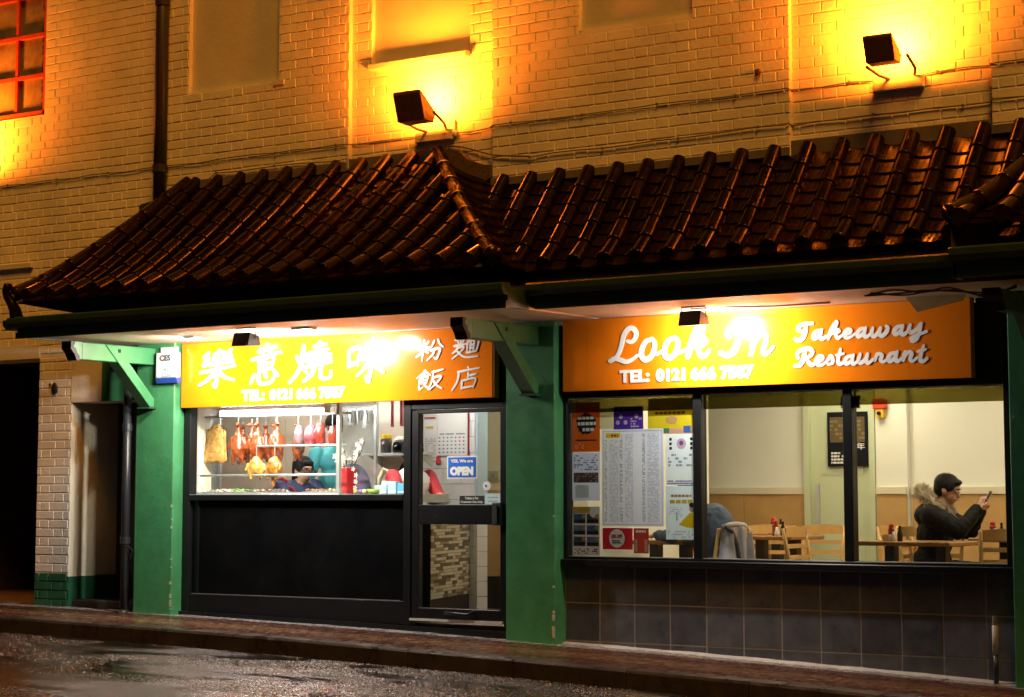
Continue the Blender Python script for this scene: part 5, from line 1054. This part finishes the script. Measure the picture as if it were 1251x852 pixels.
# chairs
def chair_proto():
    t=thing('ladderback_chair',(0,0,0),'chair','chair','beech ladderback chairs')
    for s in (-1,1):
        MB().tube([(-.19,s*.18,0),(-.18,s*.18,.44),(-.21,s*.185,.70),(-.25,s*.19,.90)],[.016,.018,.017,.014],8).build('rear_leg',WOOD,t,smooth=True); MB().tube([(.17,s*.18,0),(.17,s*.18,.43)],[.015,.018],8).build('front_leg',WOOD,t,smooth=True)
        B(-.17,.16,s*.18-.009,s*.18+.009,.20,.225).build('side_stretcher',WOOD,t)
    MB().box(-.20,.20,-.205,.205,.432,.462).build('seat',WOOD,t,bevel=.008)
    for i,(z,h) in enumerate(((.865,.075),(.755,.035),(.665,.035),(.575,.035))):
        x=-.243+(.90-z)*.13; n=6; mb=MB(); vs=[]
        for k in range(n+1):
            u=k/n*2-1; xx=x-.030*(1-u*u); 
            for dx,dz in ((0,-h/2),(.014,-h/2),(.014,h/2+(.012*(1-u*u) if i==0 else 0)),(0,h/2+(.012*(1-u*u) if i==0 else 0))): vs.append((xx+dx,u*.185,z+dz))
        fs=[(0,1,2,3),(4*n+3,4*n+2,4*n+1,4*n)]
        for k in range(n):
            for q in range(4): fs.append((4*k+q,4*k+4+q,4*k+4+(q+1)%4,4*k+(q+1)%4))
        mb.add(vs,fs).build('back_slat',WOOD,t)
    return t
proto=chair_proto(); first=[True]
def chair(x,y,face,label):   # face: direction the sitter looks, degrees from +X
    o=proto if first[0] else copies(proto); first[0]=False; o.location=(x,y,0); o.rotation_euler=(0,0,R(face)); o.scale=(1,1,.955); o['label']=label; return o
def table(x0,x1,y0,y1,z,label):
    t=thing('dining_table',((x0+x1)/2,(y0+y1)/2,0),label,'table','varnished dining tables'); cx,cy=(x0+x1)/2,(y0+y1)/2
    B(x0,x1,y0,y1,z-.032,z).build('table_top',WOODT,t,bevel=.006)
    for s in (-1,1):
        cxx=cx+s*(x1-x0)*.27; B(cxx-.04,cxx+.04,cy-.04,cy+.04,.03,z-.033).build('pedestal',DARKW,t); B(cxx-.05,cxx+.05,cy-.25,cy+.25,0,.03).build('foot',DARKW,t)
def cond(x,y,z,label,napkin=False):
    t=thing('condiment_set',(x,y,z),label,'condiments','condiment sets on the dining tables')
    MB().lathe([(.022,0),(.024,.005),(.024,.085),(.018,.10)],(x-.035,y+.02,z),10).build('sauce_bottle',mat('red_sauce',(.30,.03,.015),.25),t,smooth=True); MB().lathe([(.02,0),(.02,.02),(.009,.03)],(x-.035,y+.02,z+.1002),10).build('red_cap',mat('cap_red',(.65,.03,.03),.4),t,smooth=True)
    MB().lathe([(.02,0),(.021,.06),(.010,.085),(.010,.11),(.013,.115)],(x+.035,y+.02,z),10).build('soy_bottle',mat('soy_black',(.02,.012,.01),.15),t,smooth=True); MB().lathe([(.018,0),(.02,.02),(.012,.05),(.008,.07)],(x+.005,y-.03,z),10).build('salt_pot',WHITE,t,smooth=True)
    if napkin: B(x-.07,x-.015,y-.06,y-.02,z+.0005,z+.05).build('napkin_box',mat('cream_card',(.75,.66,.42),.6),t)
table(2.36,3.12,1.15,1.75,.772,'varnished table behind the second mullion with napkin box'); table(2.93,3.75,1.98,2.6,.79,'varnished table where the diner in the parka sits'); table(.95,1.50,1.85,2.45,.79,'varnished table in front of the green door'); table(.55,1.05,.85,1.4,.765,'varnished table under the posters'); table(.25,.95,2.75,3.25,.80,'varnished table against the back wall panelling')
cond(2.60,1.36,.7725,'condiment set with a cream napkin box on the mullion table',True); cond(3.13,2.06,.7905,'condiment set in front of the parka diner'); cond(1.30,2.0,.7905,'condiment set on the table by the green door'); cond(.80,2.95,.8005,'condiment set on the back wall table'); cond(3.62,2.5,.7905,'condiment set on the far corner of the parka diner table'); cond(.9,1.1,.7655,'condiment set on the table under the posters',True)
chair(1.94,1.50,0,'beech ladderback chair between the mullion table and the green door table'); chair(1.22,2.78,-90,'beech ladderback chair beside the green door, facing the street'); chair(1.28,1.56,70,'beech ladderback chair with its back to the poster window, at the green door table'); chair(.98,2.55,-60,'beech ladderback chair at the back wall table turned towards the room'); chair(2.06,2.30,180,'beech ladderback chair facing the green door table behind the mullion'); chair(2.18,2.75,-20,'beech ladderback chair near the fire switch wall'); chair(2.50,2.25,-90,'beech ladderback chair across the mullion table facing the street'); chair(3.44,1.42,115,'beech ladderback chair at the vent pipe end of the dining window, back to the street'); chair(3.95,2.35,180,'beech ladderback chair opposite the parka diner'); chair(2.56,2.17,12,'beech ladderback chair under the parka diner'); chair(1.20,1.02,170,'beech ladderback chair with a grey jacket over its back'); chair(.72,1.72,-90,'beech ladderback chair behind the table under the posters')
# jacket over a chair back
mb=MB(); nu,nv=18,14; vs=[]; rr=random.Random(6)
for s in (0,1):
    for k in range(nv+1):
        v=k/nv; 
        for i in range(nu+1):
            u=i/nu*2-1; fold=.016*math.sin(u*8+1.3*v)+.010*math.sin(u*17+3*v); z=.925-.50*v*(1 if True else 0)-.02*u*u+ .006*math.sin(u*5); spread=.20+.05*v
            vs.append((1.40+.24+(.035+.045*v+fold)*(1 if s==0 else -.6),1.02-.02+u*spread,z))
n1=(nu+1)*(nv+1); fs=[]
for s in (0,1):
    for k in range(nv):
        for i in range(nu):
            a=s*n1+k*(nu+1)+i; q=(a,a+1,a+nu+2,a+nu+1); fs.append(q if s else q[::-1])
for i in range(nu): fs.append((i,i+1,n1+i+1,n1+i))
for k in range(nv): a=k*(nu+1); fs.append((a+nu+1,a,n1+a,n1+a+nu+1)); b=a+nu; fs.append((b,b+nu+1,n1+b+nu+1,n1+b))
mb.add([(x-.2,y,z-.055) for x,y,z in vs],fs); jk=mb.top('jacket',mat('grey_lined_jacket',(.36,.35,.42),.8,var=.35,vscale=6),'grey jacket draped over the back of a beech chair','jacket',smooth=True)
MB().tube([(1.46,.80,.875),(1.485,.86,.845),(1.49,.93,.745),(1.50,.97,.565)],[.014,.018,.02,.016],8).build('dark_seam',mat('jacket_lining',(.12,.11,.13),.8),jk,smooth=True); MB().tube([(1.44,.80,.875),(1.45,.9,.89),(1.45,1.0,.895),(1.44,1.15,.885),(1.43,1.2,.865)],.02,8).build('collar',mat('jacket_collar',(.48,.46,.48),.8),jk,smooth=True)

# ================================================================ PEOPLE
SKIN=mat('skin',(.50,.27,.17),.5); HAIR=mat('black_hair',(.010,.008,.007),.5,spec=.2,bump=.6,bscale=120); PHONE=mat('phone_black',(.02,.015,.015),.2)
COAT=mat('black_parka',(.010,.009,.007),.6,var=.5,vscale=9,bump=.7,bscale=20,spec=.12); JEAN=mat('dark_trousers',(.03,.03,.035),.7)
def head_prims(hx,hz,skin=1,y=0,tilt=0):
    # local +X is forward
    T=Matrix.Rotation(tilt,3,'Y'); o=Vector((hx,y,hz))
    def q(v): return o+T@Vector(v)
    return [('e',q((-.008,0,.03)),(.092,.074,.088),skin),('e',q((.022,0,-.045)),(.062,.056,.062),skin),('e',q((.048,0,-.075)),(.034,.034,.026),skin),('c',q((.080,0,.012)),q((.098,0,-.020)),.010,.013,skin),('e',q((.083,0,-.052)),(.012,.022,.009),skin),('e',q((-.012,.076,-.012)),(.020,.010,.030),skin),('e',q((-.012,-.076,-.012)),(.020,.010,.030),skin),('e',q((.078,0,.035)),(.015,.045,.010),skin)],q,T
def hand(px,side,d,skin=1,curl=1):
    # palm plus five bent fingers, d = forearm direction
    P=[];d=Vector(d).normalized(); up=Vector((0,0,1)); sd=d.cross(up).normalized(); n=sd.cross(d).normalized(); c=Vector(px)
    P.append(('e',c+d*.035,(.036,.040,.018),skin,Matrix((d,sd,n)).transposed()))
    for i,L in enumerate((.062,.072,.068,.052)):
        b=c+d*.062+sd*((i-1.5)*.019); k=b+d*L*.5+n*.004*curl; e=k+d*L*.28-n*L*.42*curl; P+= [('c',b,k,.0088,.0085,skin),('c',k,e,.0085,.0072,skin)]
    b=c+d*.012+sd*(-.034*side); k=b+d*.03-sd*.018*side-n*.012; e=k+d*.028+sd*.006*side-n*.012; P+=[('c',b,k,.011,.010,skin),('c',k,e,.010,.008,skin)]
    return P
def face_parts(t,q,T,glasses=False):
    EY=mat('eye_dark',(.015,.01,.01),.2); EW=mat('eye_white',(.7,.68,.64),.3)
    for s in (-1,1):
        e=MB().ell(q((.077,s*.030,.012)),(.010,.013,.008),8).build('eye',EW,t,smooth=True); MB().ell(q((.0855,s*.031,.012)),(.0035,.006,.006),8).build('iris',EY,e,smooth=True)
        MB().tube([q((.086,s*.012,.034)),q((.090,s*.030,.040)),q((.080,s*.050,.034))],.004,5).build('eyebrow',HAIR,t)
    MB().tube([q((.092,-.020,-.052)),q((.0975,0,-.050)),q((.092,.020,-.052))],[.003,.006,.003],6).build('lips',mat('lips',(.42,.15,.12),.4),t,smooth=True)
    if glasses:
        g=mat('black_glasses',(.02,.02,.02),.3)
        for s in (-1,1):
            c=q((.104,s*.034,.010)); MB().tube([c+T@Vector((0,.026*math.cos(a),.020*math.sin(a))) for a in [2*PI*k/14 for k in range(15)]],.0032,5).build('glasses_rim',g,t); MB().tube([q((.102,s*.060,.014)),q((-.01,s*.080,.016))],.003,5).build('glasses_arm',g,t)
def hair_cap(t,q,T,fringe=True,long_=False):
    P=[('e',q((-.020,0,.045)),(.098,.086,.086),0),('e',q((-.060,0,.0)),(.055,.076,.075),0)]
    if fringe: P+=[('e',q((.058,0,.082)),(.036,.062,.026),0),('e',q((.01,.068,.035)),(.045,.016,.045),0),('e',q((.01,-.068,.035)),(.045,.016,.045),0)]
    if long_: P+=[('c',q((-.085,0,.0)),q((-.10,0,-.12)),.05,.035,0)]
    sdf_body('hair',P,.011,[HAIR],t,3); rh=random.Random(17); mb=MB()
    for k in range(1400):     # loose strands over the cap
        d=Vector((rh.gauss(-.15,1),rh.gauss(0,1),rh.gauss(.55,.8))).normalized()
        if d.z<-.35 or (d.x>.75 and d.z<.45): continue
        p=Vector((-.020+d.x*.098,d.y*.086,.045+d.z*.086)); dn=Vector((d.x*.4+rh.gauss(0,.25),d.y*.3+rh.gauss(0,.3),-.9)); dn=(dn-d*dn.dot(d)).normalized(); s=d.cross(dn)*.0022; e=p+dn*rh.uniform(.022,.045)+d*rh.uniform(.001,.009)
        mb.add([q(p-s),q(p+s),q(e)],[(0,1,2)])
    o=mb.build('hair_strands',HAIR,t); o['kind']='stuff'
# --- diner in the parka
cu=thing('person',(2.56,2.17,0),'person in a black fur hooded parka sitting at a table looking at a phone','person',None,R(12))
hp,q,T=head_prims(.13,1.155,1,0,R(18))
body=[('e',(.0,0,.60),(.145,.18,.16),0),('e',(.02,0,.78),(.14,.185,.19),0),('e',(.04,0,.93),(.12,.175,.12),0),('c',(.05,0,.98),(.10,0,1.07),.062,.055,1),
 ('c',(.03,.18,.955),(.25,.225,.845),.088,.075,0),('c',(.25,.225,.845),(.365,.09,.985),.070,.046,0),('c',(.03,-.18,.955),(.25,-.215,.85),.088,.075,0),('c',(.25,-.215,.85),(.365,-.07,1.0),.070,.046,0),
 ('e',(-.03,0,.96),(.10,.15,.09),0),('c',(.0,.10,.53),(.40,.12,.52),.09,.068,2),('c',(.0,-.10,.53),(.40,-.12,.52),.09,.068,2),('c',(.40,.12,.52),(.40,.12,.10),.060,.045,2),('c',(.40,-.12,.52),(.40,-.12,.10),.060,.045,2),('c',(.38,.12,.045),(.54,.12,.035),.042,.034,3),('c',(.38,-.12,.045),(.54,-.12,.035),.042,.034,3)]
body+=hp+hand((.372,.075,.995),1,(.22,-.25,.60))+hand((.372,-.055,1.01),-1,(.24,.2,.6))
sdf_body('body',body,.0085,[COAT,SKIN,JEAN,BLACK],cu,3,{0:(.009,9),2:(.006,10)}); face_parts(cu,q,T); hair_cap(cu,q,T)
FUR=mat('beige_hood_fur',(.42,.35,.24),.8,objvar=.1); rr=random.Random(9); mb=MB()
def fring(a): s=max(0,math.sin(a)); return Vector((.115-.165*s-.03*min(1,abs(math.sin(a))),.13*math.cos(a),.985+.165*s))
for i in range(3600):
    a=rr.uniform(-1.0,PI+1.0)      # ring of fur round the hood opening, lying on shoulders behind the head
    c=fring(a)
    n=Vector((rr.gauss(0,1),rr.gauss(0,1),rr.gauss(.2,1))).normalized(); b=c+n*rr.uniform(.02,.04); e=b+(n+Vector((rr.gauss(0,.35),rr.gauss(0,.35),rr.gauss(0,.35)))).normalized()*rr.uniform(.03,.065); s=n.orthogonal().normalized()*.0045
    mb.add([b-s,b+s,e],[(0,1,2)])
o=mb.build('hood_fur',FUR,cu); o['kind']='stuff'
mb=MB(); mb.tube([fring(a) for a in [-.9+(PI+1.8)*k/16 for k in range(17)]],.042,8); mb.build('hood_rim',FUR,cu,smooth=True)
ph=thing('mobile_phone',(2.98,2.27,1.02),'dark mobile phone held up in the hands of the parka diner','phone',None,R(12))
Mx=Matrix.Rotation(R(-28),3,'Y'); mb=MB(); mb.cbox((0,0,.065),(.009,.07,.145),Matrix.Rotation(R(28),3,'Y')); mb.build('case',PHONE,ph,bevel=.003); mb=MB(); mb.cbox(Matrix.Rotation(R(28),3,'Y')@Vector((-.0055,0,0))+Vector((0,0,.065)),(.001,.062,.13),Matrix.Rotation(R(28),3,'Y')); mb.build('screen',emis('phone_screen',(.6,.7,1),.6),ph)
# --- diner in blue, seen from behind
def sitter(loc,rz,label,cols,hz=1.19,lean=.10,seat=.52,glasses=False,long_=False,arms=None,voxel=.011,floor=0):
    t=thing('person',loc,label,'person',None,rz); dz=seat-.52
    hp,q,T=head_prims(.06+lean,hz+dz,1,0,R(12))
    A=arms or ((.26,.22,.80),(.42,.12,.83),(.26,-.22,.80),(.42,-.12,.83)); A=[Vector(a)+Vector((0,0,dz)) for a in A]
    P=[('e',(-.02,0,.58+dz),(.15,.18,.14),0),('e',(lean*.3,0,.76+dz),(.14,.185,.18),0),('e',(lean*.6,0,.93+dz),(.125,.19,.12),0),('c',(lean*.8,0,.98+dz),(lean+.04,0,hz-.09+dz),.062,.052,1),
     ('e',(lean*.15,0,.80+dz),(.16,.20,.25),0),('c',(lean*.6,.18,.98+dz),A[0],.068,.056,0),('c',A[0],A[1],.052,.036,0),('c',(lean*.6,-.18,.98+dz),A[2],.068,.056,0),('c',A[2],A[3],.052,.036,0),
     ('c',(0,.10,.52+dz),(.40,.11,.52+dz),.085,.065,2),('c',(0,-.10,.52+dz),(.40,-.11,.52+dz),.085,.065,2),('c',(.40,.11,.52+dz),(.40,.11,.10),.058,.042,2),('c',(.40,-.11,.52+dz),(.40,-.11,.10),.058,.042,2),('c',(.38,.11,.045),(.53,.11,.035),.042,.032,3),('c',(.38,-.11,.045),(.53,-.11,.035),.042,.032,3)]
    d1=(A[1]-A[0]);d2=(A[3]-A[2]); P+=hp+hand(A[1]+d1.normalized()*.02,1,d1)+hand(A[3]+d2.normalized()*.02,-1,d2)
    sdf_body('body',P,voxel,[cols[0],SKIN,cols[1],BLACK],t,3,{0:(.010,8),2:(.006,10)}); face_parts(t,q,T,glasses); hair_cap(t,q,T,True,long_); return t
BLUES=mat('blue_grey_shirt',(.10,.14,.24),.8,var=.5,vscale=7,bump=1.0,bscale=14)
sitter((1.24,1.10,0),R(185),'person in a blue grey shirt bent over a table with their back to the room',(BLUES,JEAN),hz=1.10,lean=.20,arms=((.30,.24,.80),(.46,.12,.80),(.30,-.24,.80),(.46,-.12,.80)))
def stool(x,y,z,h,label):
    t=thing('stool',(x,y,z),label,'stool','kitchen stools'); MB().lathe([(.14,0),(.15,.01),(.15,.03),(.13,.04)],(x,y,z+h-.04),16).build('seat',BLACKM,t)
    for k in range(4): a=PI/4+k*PI/2; MB().tube([(x+.10*math.cos(a),y+.10*math.sin(a),z+h-.05),(x+.15*math.cos(a),y+.15*math.sin(a),z)],.011,6).build('leg',STEEL,t)
NAVY=mat('navy_uniform',(.02,.03,.09),.7); TURQ=mat('turquoise_uniform',(.10,.50,.52),.7); REDS=mat('red_sleeve_shirt',(.45,.02,.03),.7); WAP=mat('white_apron',(.75,.74,.72),.7)
wm=sitter((-2.86,.86,KZ),R(-14),'person with glasses and navy top with red stripe behind the cabinet',(NAVY,JEAN),hz=1.125,lean=.06,seat=.62,glasses=True,long_=True)
stool(-2.86,.86,KZ,.51,'black kitchen stool under the person with glasses')
mb=MB(); mb.tube([(.10,-.155,1.135),(.06,-.18,1.15),(.0,-.175,1.14),(-.06,-.15,1.10)],[.012,.02,.02,.012],8); mb.build('shoulder_stripe',REDS,wm,smooth=True)
mb=MB(); mb.tube([(.165,-.10,1.02),(.15,-.14,1.07),(.10,-.185,1.10)],.012,6); mb.build('red_stripe',REDS,wm,smooth=True)
def stander(loc,rz,label,top,leg,hz=1.60,arms=None,torso=None):
    t=thing('person',loc,label,'person',None,rz); hp,q,T=head_prims(.03,hz,1,0,R(10)); s=hz/1.6
    A=arms or ((.05,.25,1.12),(.24,.18,1.05),(.05,-.25,1.12),(.24,-.18,1.05)); A=[Vector(a) for a in A]
    P=[('e',(0,0,.95*s),(.12,.165,.13),2),('e',(.0,0,1.12*s),(.115,.16,.15),4),('e',(.0,0,1.31*s),(.115,.175,.13),4),('c',(.0,0,1.40*s),(.02,0,1.52*s),.06,.05,1),
     ('c',(0,.18,1.37*s),A[0],.062,.05,0),('c',A[0],A[1],.046,.034,1),('c',(0,-.18,1.37*s),A[2],.062,.05,0),('c',A[2],A[3],.046,.034,1),
     ('c',(0,.09,.92*s),(.01,.10,.5),.085,.06,2),('c',(.01,.10,.5),(0,.10,.09),.056,.042,2),('c',(0,-.09,.92*s),(.01,-.10,.5),.085,.06,2),('c',(.01,-.10,.5),(0,-.10,.09),.056,.042,2),('c',(-.02,.10,.045),(.14,.10,.035),.042,.034,3),('c',(-.02,-.10,.045),(.14,-.10,.035),.042,.034,3)]
    d1=(A[1]-A[0]);d2=(A[3]-A[2]); P+=hp+hand(A[1]+d1.normalized()*.02,1,d1)+hand(A[3]+d2.normalized()*.02,-1,d2)
    sdf_body('body',P,.011,[top,SKIN,leg,BLACK,torso or top],t,3,{0:(.007,9),4:(.007,9)}); face_parts(t,q,T); hair_cap(t,q,T)
    return t
stander((-2.72,1.25,KZ),R(150),'person in a turquoise top standing by the fridge',TURQ,JEAN,hz=1.62)
stander((-1.535,.80,KZ),R(-20),'person in a white apron and red sleeves behind the service counter',REDS,JEAN,hz=1.36,torso=WAP,arms=((.12,.22,.98),(.30,.10,.98),(.14,-.22,1.0),(.34,-.10,.99)))
